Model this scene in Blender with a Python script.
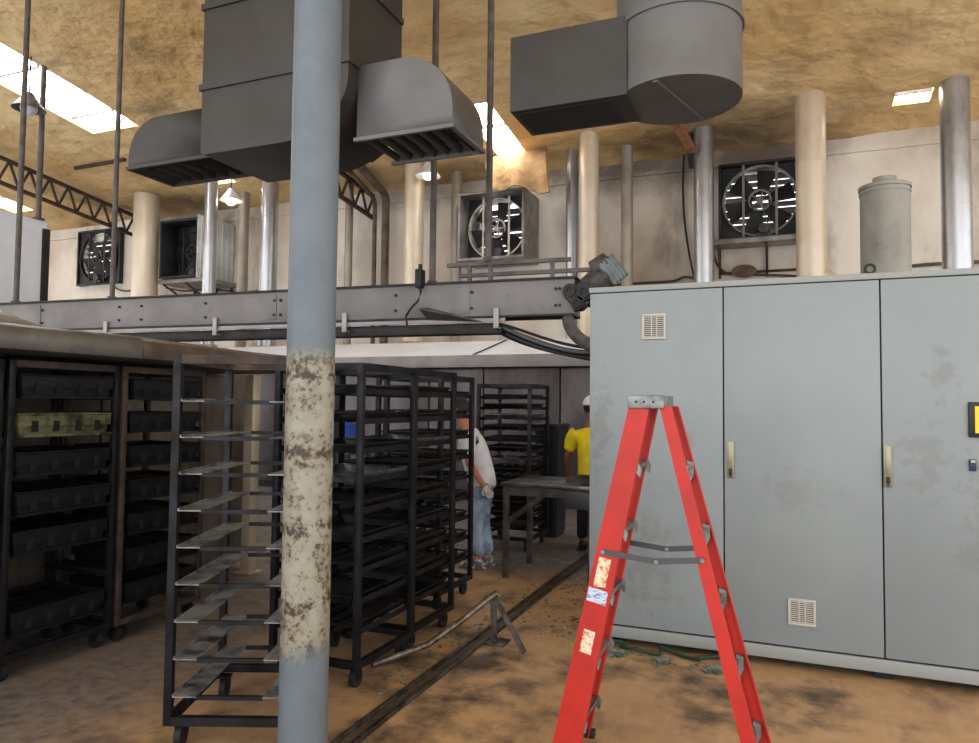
import bpy, bmesh, math, random
from mathutils import Vector, Matrix, noise

for o in list(bpy.data.objects):
    bpy.data.objects.remove(o)
SC = bpy.context.scene
COL = SC.collection
PI = math.pi
random.seed(7)

# ------------------------------------------------------------------ camera
FPX, CX, CY = 720.0, 489.5, 371.5
YAW, PITCH, ROLL = math.radians(22.3), math.radians(2.6), 0.0105
CAM = Vector((0, 0, 1.55))
fh = Vector((-math.sin(YAW), math.cos(YAW), 0))
RH = Vector((math.cos(YAW), math.sin(YAW), 0))
FW = (fh * math.cos(PITCH) + Vector((0, 0, 1)) * math.sin(PITCH)).normalized()
U0 = RH.cross(FW).normalized()
RR = RH * math.cos(ROLL) + U0 * math.sin(ROLL)
UU = U0 * math.cos(ROLL) - RH * math.sin(ROLL)
cd = bpy.data.cameras.new('camera')
cam = bpy.data.objects.new('camera', cd)
COL.objects.link(cam)
cd.sensor_width = 36
cd.lens = FPX / 979 * 36
cd.clip_end = 200
cam.matrix_world = Matrix(((RR.x, UU.x, -FW.x, CAM.x), (RR.y, UU.y, -FW.y, CAM.y), (RR.z, UU.z, -FW.z, CAM.z), (0, 0, 0, 1)))
SC.camera = cam

# ------------------------------------------------------------------ light
SKY = 1.55
world = bpy.data.worlds.new('daylight')
SC.world = world
world.use_nodes = True
bgn = world.node_tree.nodes['Background']
bgn.inputs['Color'].default_value = (0.96, 0.975, 1.0, 1)
bgn.inputs['Strength'].default_value = SKY
SKYLIGHT = 11.0
SC.view_settings.view_transform = 'Standard'
SC.view_settings.look = 'None'
SC.view_settings.gamma = 1
SC.view_settings.use_curve_mapping = False
SC.view_settings.exposure = 0.75
try:
    SC.cycles.use_denoising = True
    SC.cycles.max_bounces = 8
    SC.cycles.diffuse_bounces = 5
    SC.cycles.sample_clamp_indirect = 6
except Exception:
    pass


def ray(px, py):
    return FW + RR * ((px - CX) / FPX) + UU * (-(py - CY) / FPX)


def at(px, py, Y):
    d = ray(px, py)
    return CAM + d * ((Y - CAM.y) / d.y)


def atx(px, py, X):
    d = ray(px, py)
    return CAM + d * ((X - CAM.x) / d.x)


def atz(px, py, Z):
    d = ray(px, py)
    return CAM + d * ((Z - CAM.z) / d.z)


def ground(r, d, z=0):
    """r metres right of and d metres ahead of the camera."""
    p = RH * r + fh * d
    return Vector((p.x, p.y, z))


CEIL0, CSLOPE, WALLY = 6.0, 0.12, 13.0


def zc(y):
    return CEIL0 + CSLOPE * (WALLY - y)


def atc(px, py):
    d = ray(px, py)
    t = (CEIL0 + CSLOPE * WALLY - CAM.z) / (d.z + CSLOPE * d.y)
    return CAM + d * t


# ------------------------------------------------------------------ materials
def lin(c):
    out = []
    for v in c:
        v = v / 255.0
        out.append(v / 12.92 if v <= 0.04045 else ((v + 0.055) / 1.055) ** 2.4)
    return tuple(out) + (1,)


def mat(name, col, rough=0.5, metal=0.0, col2=None, scale=4, lo=0.42, hi=0.62, stretch=(1, 1, 1), detail=6,
        bump=0.0, bscale=30, col3=None, scale3=18, lo3=0.55, hi3=0.7, stretch3=(1, 1, 1), rough2=None, bdist=0.05):
    m = bpy.data.materials.new(name)
    m.use_nodes = True
    nt = m.node_tree
    b = nt.nodes['Principled BSDF']
    b.inputs['Base Color'].default_value = lin(col)
    b.inputs['Roughness'].default_value = rough
    b.inputs['Metallic'].default_value = metal
    tc = nt.nodes.new('ShaderNodeTexCoord')

    def nz(sc, st, lo_, hi_):
        mp = nt.nodes.new('ShaderNodeMapping')
        mp.inputs['Scale'].default_value = st
        nt.links.new(tc.outputs['Object'], mp.inputs['Vector'])
        n = nt.nodes.new('ShaderNodeTexNoise')
        n.inputs['Scale'].default_value = sc
        n.inputs['Detail'].default_value = detail
        n.inputs['Roughness'].default_value = 0.62
        nt.links.new(mp.outputs['Vector'], n.inputs['Vector'])
        r = nt.nodes.new('ShaderNodeMapRange')
        r.inputs['From Min'].default_value = lo_
        r.inputs['From Max'].default_value = hi_
        nt.links.new(n.outputs['Fac'], r.inputs['Value'])
        return r.outputs['Result']

    cur = None
    if col2 is not None:
        f = nz(scale, stretch, lo, hi)
        mx = nt.nodes.new('ShaderNodeMix')
        mx.data_type = 'RGBA'
        nt.links.new(f, mx.inputs['Factor'])
        mx.inputs['A'].default_value = lin(col)
        mx.inputs['B'].default_value = lin(col2)
        cur = mx.outputs['Result']
        if rough2 is not None:
            mr = nt.nodes.new('ShaderNodeMapRange')
            mr.inputs['To Min'].default_value = rough
            mr.inputs['To Max'].default_value = rough2
            nt.links.new(f, mr.inputs['Value'])
            nt.links.new(mr.outputs['Result'], b.inputs['Roughness'])
    if col3 is not None:
        f = nz(scale3, stretch3, lo3, hi3)
        mx = nt.nodes.new('ShaderNodeMix')
        mx.data_type = 'RGBA'
        nt.links.new(f, mx.inputs['Factor'])
        if cur is not None:
            nt.links.new(cur, mx.inputs['A'])
        else:
            mx.inputs['A'].default_value = lin(col)
        mx.inputs['B'].default_value = lin(col3)
        cur = mx.outputs['Result']
    if cur is not None:
        nt.links.new(cur, b.inputs['Base Color'])
    if bump > 0:
        n = nt.nodes.new('ShaderNodeTexNoise')
        n.inputs['Scale'].default_value = bscale
        n.inputs['Detail'].default_value = 5
        nt.links.new(tc.outputs['Object'], n.inputs['Vector'])
        bp = nt.nodes.new('ShaderNodeBump')
        bp.inputs['Strength'].default_value = bump
        bp.inputs['Distance'].default_value = bdist
        nt.links.new(n.outputs['Fac'], bp.inputs['Height'])
        nt.links.new(bp.outputs['Normal'], b.inputs['Normal'])
    return m


def emit(name, col, s):
    m = mat(name, col)
    b = m.node_tree.nodes['Principled BSDF']
    b.inputs['Emission Color'].default_value = lin(col)
    b.inputs['Emission Strength'].default_value = s
    return m


MT = {}
MT['wall'] = mat('stained_plaster', (230, 224, 213), 0.85, 0, (184, 167, 150), 0.30, 0.42, 0.64, (1, 1, 0.7), 8,
                 0.15, 6, (122, 106, 96), 0.8, 0.54, 0.76, (1.3, 1, 0.5))
MT['partition'] = mat('white_panel', (234, 239, 248), 0.7, 0, (220, 226, 238), 0.8)
MT['ceiling'] = mat('foam_insulation', (230, 202, 152), 0.9, 0, (212, 172, 112), 0.45, 0.38, 0.66, (1, 1, 1), 7,
                    1.0, 1.3, (120, 98, 74), 0.42, 0.60, 0.80, bdist=0.28)
MT['foam_flap'] = mat('torn_insulation', (156, 124, 82), 0.9, 0, (118, 84, 50), 3, 0.4, 0.7, bump=0.6, bscale=9)
MT['skylight'] = emit('skylight_sheet', (250, 252, 255), SKYLIGHT)
MT['cabinet'] = mat('grey_cabinet_paint', (137, 146, 148), 0.42, 0, (130, 139, 142), 0.9, 0.4, 0.6, detail=6,
                    col3=(92, 90, 78), scale3=3.6, lo3=0.68, hi3=0.80)
MT['cab_trim'] = mat('cabinet_edge_paint', (144, 148, 146), 0.5)
MT['gap'] = mat('black_seal', (14, 15, 16), 0.8)
MT['darkbase'] = mat('dark_plinth', (30, 30, 30), 0.8)
MT['ventbeige'] = mat('vent_plastic', (186, 184, 174), 0.6)
MT['ventdark'] = mat('vent_shadow_gap', (52, 46, 42), 0.8)
MT['handle'] = mat('handle_metal', (150, 146, 124), 0.35, 0.6)
MT['black'] = mat('black_plastic', (18, 18, 20), 0.5)
MT['screen'] = emit('amber_screen', (226, 172, 20), 0.35)
MT['bluep'] = mat('navy_plastic', (28, 40, 76), 0.4)
MT['orange'] = mat('orange_fibreglass', (188, 36, 22), 0.5, 0, (170, 31, 20), 5, 0.4, 0.65, col3=(104, 26, 20), scale3=16,
                   lo3=0.66, hi3=0.74)
MT['alu'] = mat('worn_aluminium', (142, 144, 142), 0.45, 0.7, (84, 84, 80), 12, 0.45, 0.7)
MT['steelbar'] = mat('grey_steel_bar', (82, 82, 88), 0.45, 0.6)
MT['sticker'] = mat('paper_sticker', (224, 214, 186), 0.7, 0, (214, 110, 70), 60, 0.5, 0.6)
MT['stickerblue'] = mat('blue_white_sticker', (204, 212, 222), 0.6, 0, (108, 146, 196), 45, 0.5, 0.56, stretch=(1, 1, 3))
MT['rack'] = mat('blackened_steel', (36, 36, 41), 0.42, 0.55, (18, 18, 20), 6, 0.4, 0.65, rough2=0.7)
MT['rackrust'] = mat('rusted_steel', (74, 60, 52), 0.75, 0.2, (44, 38, 35), 7, 0.4, 0.6, col3=(98, 72, 56), scale3=5, lo3=0.56, hi3=0.72)
MT['ledge'] = mat('worn_ledge_steel', (150, 150, 148), 0.4, 0.4, (58, 58, 60), 8, 0.44, 0.64)
MT['tin'] = mat('baked_black_tin', (31, 33, 38), 0.4, 0.5, (16, 17, 19), 9, 0.42, 0.64, rough2=0.65)
MT['tinlit'] = mat('lit_olive_tin', (112, 112, 82), 0.4, 0.4, (46, 50, 36), 9, 0.45, 0.62)  # brighter tin for the one lit tray, the light put into its colour
MT['tinlight'] = mat('pale_worn_pan', (124, 124, 126), 0.4, 0.6, (60, 60, 62), 8, 0.42, 0.62)
MT['tinhole'] = mat('tin_recess', (6, 6, 7), 0.9)
MT['pan'] = mat('dark_sheet_pan', (40, 39, 40), 0.42, 0.5, (20, 20, 21), 7, 0.42, 0.62)
MT['rubber'] = mat('rubber', (20, 20, 20), 0.7)
MT['stainless'] = mat('stainless_steel', (150, 146, 142), 0.36, 0.85, (112, 106, 100), 1.6, 0.4, 0.65, (1, 1, 0.4))
MT['stainlessdark'] = mat('smoked_stainless', (104, 98, 100), 0.4, 0.7, (70, 64, 62), 1.2, 0.4, 0.66, (1, 1, 0.4))
MT['ovenface'] = mat('brown_streaked_steel', (132, 124, 114), 0.45, 0.5, (84, 74, 64), 2.2, 0.4, 0.65, (1, 1, 0.5))
MT['hoodlip'] = mat('dull_hood_steel', (112, 109, 104), 0.36, 0.7, (80, 75, 68), 3, 0.42, 0.66, (1, 1, 1))
MT['hoodrust'] = mat('rusty_hood_steel', (112, 104, 95), 0.55, 0.5, (86, 70, 58), 3, 0.44, 0.62)
MT['white'] = mat('white_sheet_metal', (238, 241, 248), 0.5, 0, (228, 231, 240), 1, 0.4, 0.6)
MT['fascia'] = mat('grey_fascia', (158, 152, 152), 0.5, 0.2, (138, 132, 132), 1.4, 0.4, 0.6)
MT['creampipe'] = mat('cream_flue', (214, 202, 182), 0.38, 0.35, (190, 166, 134), 1.3, 0.42, 0.68, (1, 1, 0.5))
MT['silverpipe'] = mat('galvanised_flue', (188, 190, 194), 0.3, 0.85, (140, 140, 144), 2.0, 0.42, 0.66, (1, 1, 0.4))
MT['dullpipe'] = mat('dull_flue', (170, 162, 150), 0.5, 0.4, (120, 110, 98), 2.0, 0.42, 0.66, (1, 1, 0.4))
MT['rustpipe'] = mat('brown_pipe', (112, 96, 84), 0.7, 0.2, (84, 62, 48), 5)
MT['tank'] = mat('zinc_tank', (156, 154, 145), 0.55, 0.35, (126, 125, 116), 2.2, 0.4, 0.68, (1, 1, 0.5), col3=(96, 96, 84), scale3=7,
                 lo3=0.64, hi3=0.75)
MT['fanbox'] = mat('fan_housing_metal', (150, 146, 142), 0.5, 0.4, (116, 108, 102), 3)
MT['fandark'] = mat('sooty_fan_metal', (48, 47, 47), 0.6, 0.3, (26, 26, 26), 3)
MT['fanlight'] = mat('fan_ring_metal', (206, 198, 186), 0.45, 0.3, (150, 140, 128), 6)
MT['louvre'] = mat('louvre_slat', (120, 118, 114), 0.6, 0.2)
MT['whitebox'] = mat('white_ribbed_panel', (206, 210, 210), 0.6, 0, (176, 180, 178), 2, 0.4, 0.6)
MT['duct'] = mat('grey_duct', (60, 58, 56), 0.55, 0.2, (50, 47, 44), 1.4, 0.4, 0.64)
MT['ductlight'] = mat('pale_grey_duct', (106, 106, 106), 0.5, 0.2, (94, 92, 90), 1.4, 0.4, 0.64)
MT['ductin'] = mat('duct_inside', (34, 32, 30), 0.8)
MT['truss'] = mat('rusty_truss', (78, 58, 46), 0.8, 0.1, (48, 40, 36), 6)
MT['rod'] = mat('grey_rod', (98, 92, 88), 0.6, 0.3, (74, 66, 62), 6)
MT['beam'] = mat('conveyor_grey', (126, 122, 120), 0.55, 0.3, (108, 104, 102), 1.6, 0.4, 0.66, (1, 1, 1), col3=(84, 78, 72), scale3=9,
                 lo3=0.64, hi3=0.76)
MT['beamdark'] = mat('conveyor_dark', (44, 42, 42), 0.6, 0.3, (26, 25, 25), 6)
MT['bracket'] = mat('pale_bracket', (160, 156, 150), 0.5, 0.4)
MT['motor'] = mat('greasy_motor', (84, 78, 74), 0.6, 0.3, (48, 44, 42), 10)
MT['motorgrey'] = mat('motor_cover', (116, 122, 120), 0.5, 0.2, (90, 94, 92), 7)
MT['cable'] = mat('black_cable', (20, 20, 21), 0.6)
MT['cablegrey'] = mat('grey_cable', (88, 92, 90), 0.6)
MT['hose'] = mat('grey_hose', (92, 86, 82), 0.7, 0, (62, 58, 54), 14)
MT['wood'] = mat('brown_timber', (140, 92, 62), 0.8, 0, (104, 62, 40), 4, stretch=(1, 1, 6))
MT['tabletop'] = mat('scratched_steel_top', (120, 122, 124), 0.33, 0.7, (72, 74, 78), 4, 0.42, 0.62)
MT['tableleg'] = mat('dirty_table_leg', (92, 84, 76), 0.6, 0.4, (58, 50, 44), 6)
MT['guard'] = mat('scuffed_pipe', (128, 122, 114), 0.4, 0.7, (76, 68, 60), 10)
MT['railsteel'] = mat('floor_rail_steel', (96, 90, 84), 0.4, 0.6, (50, 44, 40), 10)
MT['guttergrime'] = mat('gutter_grime', (92, 74, 58), 0.6, 0, (54, 46, 40), 6)
MT['skin'] = mat('skin', (176, 112, 88), 0.6)
MT['skindark'] = mat('tanned_skin', (132, 82, 58), 0.6)
MT['shirtwhite'] = mat('white_cotton', (222, 222, 226), 0.85, 0, (204, 204, 210), 6)
MT['shirtyellow'] = mat('yellow_cotton', (232, 208, 28), 0.85, 0, (208, 182, 20), 7)
MT['jeans'] = mat('faded_denim', (164, 182, 202), 0.85, 0, (96, 116, 142), 5, 0.42, 0.6)
MT['trousers'] = mat('dark_trousers', (26, 26, 32), 0.9)
MT['shoe'] = mat('scuffed_shoe', (96, 96, 100), 0.7, 0, (190, 190, 190), 20, 0.5, 0.6)
MT['shoedark'] = mat('black_shoe', (16, 16, 18), 0.6)
MT['cap'] = mat('white_cap_cloth', (226, 224, 224), 0.85)
MT['hair'] = mat('dark_hair', (26, 20, 18), 0.7)
MT['glove'] = mat('white_glove', (214, 210, 206), 0.9)
MT['green'] = mat('dark_green_hose', (24, 58, 40), 0.6)
MT['rag'] = mat('grey_rag', (118, 122, 112), 0.9, 0, (70, 78, 70), 14)
MT['debris'] = mat('crumbs', (176, 150, 104), 0.9, 0, (70, 60, 48), 9)
MT['lampglow'] = emit('lamp_glow', (255, 248, 228), 3.0)
MT['bluebin'] = mat('blue_plastic', (52, 90, 190), 0.5)
MT['binblack'] = mat('black_bin_plastic', (20, 20, 23), 0.55)


def node_mix(nt, fac, a, b):
    mx = nt.nodes.new('ShaderNodeMix')
    mx.data_type = 'RGBA'
    for key, v in (('A', a), ('B', b)):
        if isinstance(v, tuple):
            mx.inputs[key].default_value = v
        else:
            nt.links.new(v, mx.inputs[key])
    nt.links.new(fac, mx.inputs['Factor'])
    return mx.outputs['Result']


def rng(nt, val, a, b, c=0.0, d=1.0):
    r = nt.nodes.new('ShaderNodeMapRange')
    r.inputs['From Min'].default_value = a
    r.inputs['From Max'].default_value = b
    r.inputs['To Min'].default_value = c
    r.inputs['To Max'].default_value = d
    nt.links.new(val, r.inputs['Value'])
    return r.outputs['Result']


def math_n(nt, op, a, b):
    n = nt.nodes.new('ShaderNodeMath')
    n.operation = op
    for i, v in enumerate((a, b)):
        if isinstance(v, (int, float)):
            n.inputs[i].default_value = v
        else:
            nt.links.new(v, n.inputs[i])
    return n.outputs[0]


def noise_n(nt, vec, scale, detail=6):
    n = nt.nodes.new('ShaderNodeTexNoise')
    n.inputs['Scale'].default_value = scale
    n.inputs['Detail'].default_value = detail
    n.inputs['Roughness'].default_value = 0.65
    nt.links.new(vec, n.inputs['Vector'])
    return n.outputs['Fac']


def column_material():
    m = bpy.data.materials.new('peeling_column_paint')
    m.use_nodes = True
    nt = m.node_tree
    b = nt.nodes['Principled BSDF']
    tc = nt.nodes.new('ShaderNodeTexCoord').outputs['Object']
    sx = nt.nodes.new('ShaderNodeSeparateXYZ')
    nt.links.new(tc, sx.inputs[0])
    z = sx.outputs['Z']
    big = noise_n(nt, tc, 6)
    fine = noise_n(nt, tc, 44, 8)
    med = noise_n(nt, tc, 9, 8)
    zz = math_n(nt, 'ADD', z, math_n(nt, 'MULTIPLY', math_n(nt, 'SUBTRACT', big, 0.5), 0.16))
    worn = math_n(nt, 'MULTIPLY', rng(nt, zz, 1.76, 1.70), rng(nt, zz, 0.60, 0.68))
    rings = math_n(nt, 'ABSOLUTE', math_n(nt, 'SINE', math_n(nt, 'MULTIPLY', zz, 11.5), 0), 0)
    ringm = rng(nt, rings, 0.35, 0.0)
    dirt = rng(nt, math_n(nt, 'ADD', math_n(nt, 'ADD', fine, math_n(nt, 'MULTIPLY', ringm, 0.15)),
                          math_n(nt, 'MULTIPLY', math_n(nt, 'SUBTRACT', med, 0.5), 0.7)), 0.50, 0.66)
    paint = node_mix(nt, rng(nt, big, 0.4, 0.65), lin((96, 106, 114)), lin((87, 98, 107)))
    spots = rng(nt, fine, 0.70, 0.74)
    paint = node_mix(nt, spots, paint, lin((70, 72, 74)))
    bare = node_mix(nt, rng(nt, med, 0.35, 0.65), lin((144, 142, 128)), lin((122, 115, 96)))
    bare = node_mix(nt, dirt, bare, lin((58, 40, 25)))
    colr = node_mix(nt, worn, paint, bare)
    nt.links.new(colr, b.inputs['Base Color'])
    b.inputs['Roughness'].default_value = 0.5
    return m


def floor_material():
    m = bpy.data.materials.new('greasy_ochre_floor')
    m.use_nodes = True
    nt = m.node_tree
    b = nt.nodes['Principled BSDF']
    tc = nt.nodes.new('ShaderNodeTexCoord').outputs['Object']
    sx = nt.nodes.new('ShaderNodeSeparateXYZ')
    nt.links.new(tc, sx.inputs[0])
    big = noise_n(nt, tc, 0.9, 8)
    med = noise_n(nt, tc, 3.2, 8)
    fine = noise_n(nt, tc, 14, 8)
    mp = nt.nodes.new('ShaderNodeMapping')
    mp.inputs['Scale'].default_value = (5, 0.8, 1)
    nt.links.new(tc, mp.inputs['Vector'])
    streak = noise_n(nt, mp.outputs['Vector'], 3, 6)
    ochre = node_mix(nt, rng(nt, med, 0.35, 0.65), lin((190, 152, 106)), lin((164, 132, 102)))
    ochre = node_mix(nt, rng(nt, streak, 0.5, 0.7, 0, 0.6), ochre, lin((190, 160, 130)))
    ochre = node_mix(nt, rng(nt, math_n(nt, 'ADD', math_n(nt, 'MULTIPLY', big, 0.6), math_n(nt, 'MULTIPLY', med, 0.4)), 0.49, 0.60), ochre, lin((84, 68, 54)))
    grey = node_mix(nt, rng(nt, fine, 0.4, 0.65), lin((120, 118, 120)), lin((74, 70, 70)))
    yy = math_n(nt, 'ADD', sx.outputs['Y'], math_n(nt, 'MULTIPLY', math_n(nt, 'SUBTRACT', big, 0.5), 2.4))
    left = rng(nt, sx.outputs['X'], -2.7, -3.3)
    wet = math_n(nt, 'MAXIMUM', rng(nt, yy, 5.9, 6.6), math_n(nt, 'MULTIPLY', left, 0.75))
    c = node_mix(nt, wet, ochre, grey)
    nt.links.new(c, b.inputs['Base Color'])
    r = rng(nt, med, 0.35, 0.65, 0.35, 0.6)
    nt.links.new(r, b.inputs['Roughness'])
    bp = nt.nodes.new('ShaderNodeBump')
    bp.inputs['Strength'].default_value = 0.25
    bp.inputs['Distance'].default_value = 0.01
    nt.links.new(fine, bp.inputs['Height'])
    nt.links.new(bp.outputs['Normal'], b.inputs['Normal'])
    return m


def soot_over(m, blobs, colr, nscale, ragged=1.5):
    """soot patches with ragged edges at given places (x, second axis, rx, ry); z for the wall, y for the ceiling"""
    nt = m.node_tree
    b = nt.nodes['Principled BSDF']
    tc = nt.nodes.new('ShaderNodeTexCoord').outputs['Object']
    sx = nt.nodes.new('ShaderNodeSeparateXYZ')
    nt.links.new(tc, sx.inputs[0])
    n = noise_n(nt, tc, nscale, 8)
    tot = None
    for (ax, cx, cy, rx_, ry_, amt) in blobs:
        u = math_n(nt, 'DIVIDE', math_n(nt, 'SUBTRACT', sx.outputs['X'], cx), rx_)
        v = math_n(nt, 'DIVIDE', math_n(nt, 'SUBTRACT', sx.outputs[ax], cy), ry_)
        d = math_n(nt, 'SQRT', math_n(nt, 'ADD', math_n(nt, 'MULTIPLY', u, u), math_n(nt, 'MULTIPLY', v, v)), 0)
        d = math_n(nt, 'ADD', d, math_n(nt, 'MULTIPLY', math_n(nt, 'SUBTRACT', n, 0.5), ragged))
        k = rng(nt, d, 1.0, 0.25, 0, amt)
        tot = k if tot is None else math_n(nt, 'MAXIMUM', tot, k)
    old = b.inputs['Base Color'].links[0].from_socket
    nt.links.new(node_mix(nt, tot, old, lin(colr)), b.inputs['Base Color'])


soot_over(MT['wall'], [('Z', -2.3, 5.9, 2.6, 0.62, 0.8), ('Z', -0.5, 5.9, 1.6, 0.5, 0.85), ('Z', -13.0, 6.0, 1.4, 0.6, 0.7), ('Z', -6.6, 5.9, 1.7, 0.6, 0.6),
                       ('Z', -2.0, 3.9, 1.5, 1.1, 0.35), ('Z', -8.2, 4.6, 0.5, 1.4, 0.35), ('Z', -3.6, 4.9, 0.5, 0.8, 0.45)], (88, 72, 64), 1.3)
soot_over(MT['cabinet'], [('Z', 0.07, 1.42, 0.09, 0.28, 0.25), ('Z', 0.38, 0.55, 0.16, 0.35, 0.23), ('Z', 2.02, 1.75, 0.08, 0.16, 0.25), ('Z', 1.92, 1.28, 0.14, 0.22, 0.20),
                            ('Z', 2.28, 1.15, 0.16, 0.35, 0.28), ('Z', 1.25, 1.05, 0.2, 0.12, 0.15), ('Z', 0.62, 1.35, 0.06, 0.1, 0.20), ('Z', 2.15, 0.75, 0.1, 0.12, 0.15)], (92, 84, 66), 13.0, 6.0)
soot_over(MT['ceiling'], [('Y', -0.8, 12.4, 2.6, 1.3, 0.75), ('Y', -12.6, 12.4, 2.0, 1.1, 0.6), ('Y', -6.4, 12.6, 2.2, 0.8, 0.55), ('Y', -15.0, 11.4, 0.8, 1.2, 0.5)], (74, 58, 44), 1.1)
MT['column'] = column_material()
MT['floor'] = floor_material()


# ------------------------------------------------------------------ mesh helpers
class MB:
    def __init__(self):
        self.bm = bmesh.new()

    def box(self, lo, hi, bev=0.0, M=None):
        lo, hi = Vector(lo), Vector(hi)
        c, s = (lo + hi) / 2, hi - lo
        r = bmesh.ops.create_cube(self.bm, size=1.0)
        vs = r['verts']
        for v in vs:
            v.co = Vector((v.co.x * s.x, v.co.y * s.y, v.co.z * s.z)) + c
            if M is not None:
                v.co = M @ v.co
        if bev > 0:
            es = set()
            for v in vs:
                es.update(v.link_edges)
            bmesh.ops.bevel(self.bm, geom=list(es), offset=bev, segments=2, affect='EDGES', profile=0.5)
        return self

    def cyl(self, p0, p1, r0, r1=None, seg=20, cap=True):
        p0, p1 = Vector(p0), Vector(p1)
        r1 = r0 if r1 is None else r1
        d = (p1 - p0)
        q = d.normalized().to_track_quat('Z', 'Y')
        rings = []
        for p, r in ((p0, r0), (p1, r1)):
            rings.append([self.bm.verts.new(p + q @ Vector((math.cos(2 * PI * i / seg) * r, math.sin(2 * PI * i / seg) * r, 0))) for i in range(seg)])
        for i in range(seg):
            j = (i + 1) % seg
            self.bm.faces.new((rings[0][i], rings[0][j], rings[1][j], rings[1][i]))
        if cap:
            self.bm.faces.new(list(reversed(rings[0])))
            self.bm.faces.new(rings[1])
        return self

    def tube(self, pts, r, seg=10, cap=True, ripple=0.0):
        pts = [Vector(p) for p in pts]
        n = len(pts)
        rings = []
        up = Vector((0.123, 0.217, 0.968)).normalized()
        for i, p in enumerate(pts):
            t = (pts[min(i + 1, n - 1)] - pts[max(i - 1, 0)]).normalized()
            a = t.cross(up)
            if a.length < 1e-3:
                a = t.cross(Vector((1, 0, 0)))
            a.normalize()
            b = a.cross(t).normalized()
            rr = (r[i] if isinstance(r, (list, tuple)) else r) * (1 + (ripple if i % 2 else 0))
            rings.append([self.bm.verts.new(p + a * math.cos(2 * PI * k / seg) * rr + b * math.sin(2 * PI * k / seg) * rr) for k in range(seg)])
        for i in range(n - 1):
            for k in range(seg):
                j = (k + 1) % seg
                self.bm.faces.new((rings[i][k], rings[i][j], rings[i + 1][j], rings[i + 1][k]))
        if cap:
            self.bm.faces.new(list(reversed(rings[0])))
            self.bm.faces.new(rings[-1])
        return self

    def bar(self, p0, p1, w, h, up=(0, 0, 1)):
        """rectangular bar from p0 to p1, w across, h along up"""
        p0, p1, up = Vector(p0), Vector(p1), Vector(up)
        t = (p1 - p0).normalized()
        a = t.cross(up)
        if a.length < 1e-4:
            a = t.cross(Vector((0, 1, 0)))
        a.normalize()
        b = a.cross(t).normalized()
        vs = []
        for p in (p0, p1):
            for sx, sy in ((-1, -1), (1, -1), (1, 1), (-1, 1)):
                vs.append(self.bm.verts.new(p + a * (sx * w / 2) + b * (sy * h / 2)))
        for f in ((0, 1, 2, 3), (7, 6, 5, 4), (0, 4, 5, 1), (1, 5, 6, 2), (2, 6, 7, 3), (3, 7, 4, 0)):
            self.bm.faces.new([vs[i] for i in f])
        return self

    def hull8(self, b4, t4):
        """block with bottom quad b4 and top quad t4 (same winding)"""
        vs = [self.bm.verts.new(Vector(p)) for p in list(b4) + list(t4)]
        for f in ((3, 2, 1, 0), (4, 5, 6, 7), (0, 1, 5, 4), (1, 2, 6, 5), (2, 3, 7, 6), (3, 0, 4, 7)):
            self.bm.faces.new([vs[i] for i in f])
        return self

    def prism(self, poly, axis, a, b):
        """poly of 2-D points extruded along axis ('x','y','z') from a to b"""
        def p3(p, t):
            if axis == 'y':
                return Vector((p[0], t, p[1]))
            if axis == 'x':
                return Vector((t, p[0], p[1]))
            return Vector((p[0], p[1], t))
        A = [self.bm.verts.new(p3(p, a)) for p in poly]
        B = [self.bm.verts.new(p3(p, b)) for p in poly]
        n = len(poly)
        self.bm.faces.new(A)
        self.bm.faces.new(list(reversed(B)))
        for i in range(n):
            j = (i + 1) % n
            self.bm.faces.new((A[j], A[i], B[i], B[j]))
        return self

    def ring(self, c, axis, r_in, r_out, h, seg=36):
        """flat hoop about axis"""
        c = Vector(c)
        q = Vector(axis).normalized().to_track_quat('Z', 'Y')
        L = []
        for (r, z) in ((r_out, -h / 2), (r_out, h / 2), (r_in, h / 2), (r_in, -h / 2)):
            L.append([self.bm.verts.new(c + q @ Vector((math.cos(2 * PI * i / seg) * r, math.sin(2 * PI * i / seg) * r, z))) for i in range(seg)])
        for k in range(4):
            A, B = L[k], L[(k + 1) % 4]
            for i in range(seg):
                j = (i + 1) % seg
                self.bm.faces.new((A[i], A[j], B[j], B[i]))
        return self

    def sphere(self, c, r, seg=16, scale=(1, 1, 1)):
        res = bmesh.ops.create_uvsphere(self.bm, u_segments=seg, v_segments=max(6, seg // 2), radius=r)
        for v in res['verts']:
            v.co = Vector((v.co.x * scale[0], v.co.y * scale[1], v.co.z * scale[2])) + Vector(c)
        return self

    def quad(self, *ps):
        self.bm.faces.new([self.bm.verts.new(Vector(p)) for p in ps])
        return self


def tag(o, label=None, cat=None, group=None, kind=None):
    if label:
        o['label'] = label
    if cat:
        o['category'] = cat
    if group:
        o['group'] = group
    if kind:
        o['kind'] = kind
    return o


def base_matrix(o):
    M = Matrix.LocRotScale(o.location, o.rotation_euler, None)
    if o.parent:
        M = base_matrix(o.parent) @ M
    return M


def build(mb, name, m, parent=None, local=False, smooth=True, origin=None):
    """link the mesh; vertices are in world coordinates unless local (then in the parent's frame)"""
    bm = mb.bm
    bmesh.ops.recalc_face_normals(bm, faces=bm.faces[:])
    loc = Vector((0, 0, 0))
    if parent is not None and not local:
        bm.transform(base_matrix(parent).inverted())
    if origin is not None:
        loc = Vector(origin)
        bm.transform(Matrix.Translation(-loc))
    me = bpy.data.meshes.new(name)
    bm.to_mesh(me)
    bm.free()
    me.materials.append(MT[m] if isinstance(m, str) else m)
    if smooth:
        for p in me.polygons:
            p.use_smooth = True
        me.set_sharp_from_angle(angle=math.radians(34))
    o = bpy.data.objects.new(name, me)
    COL.objects.link(o)
    o.location = loc
    if parent is not None:
        o.parent = parent
    return o


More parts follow.
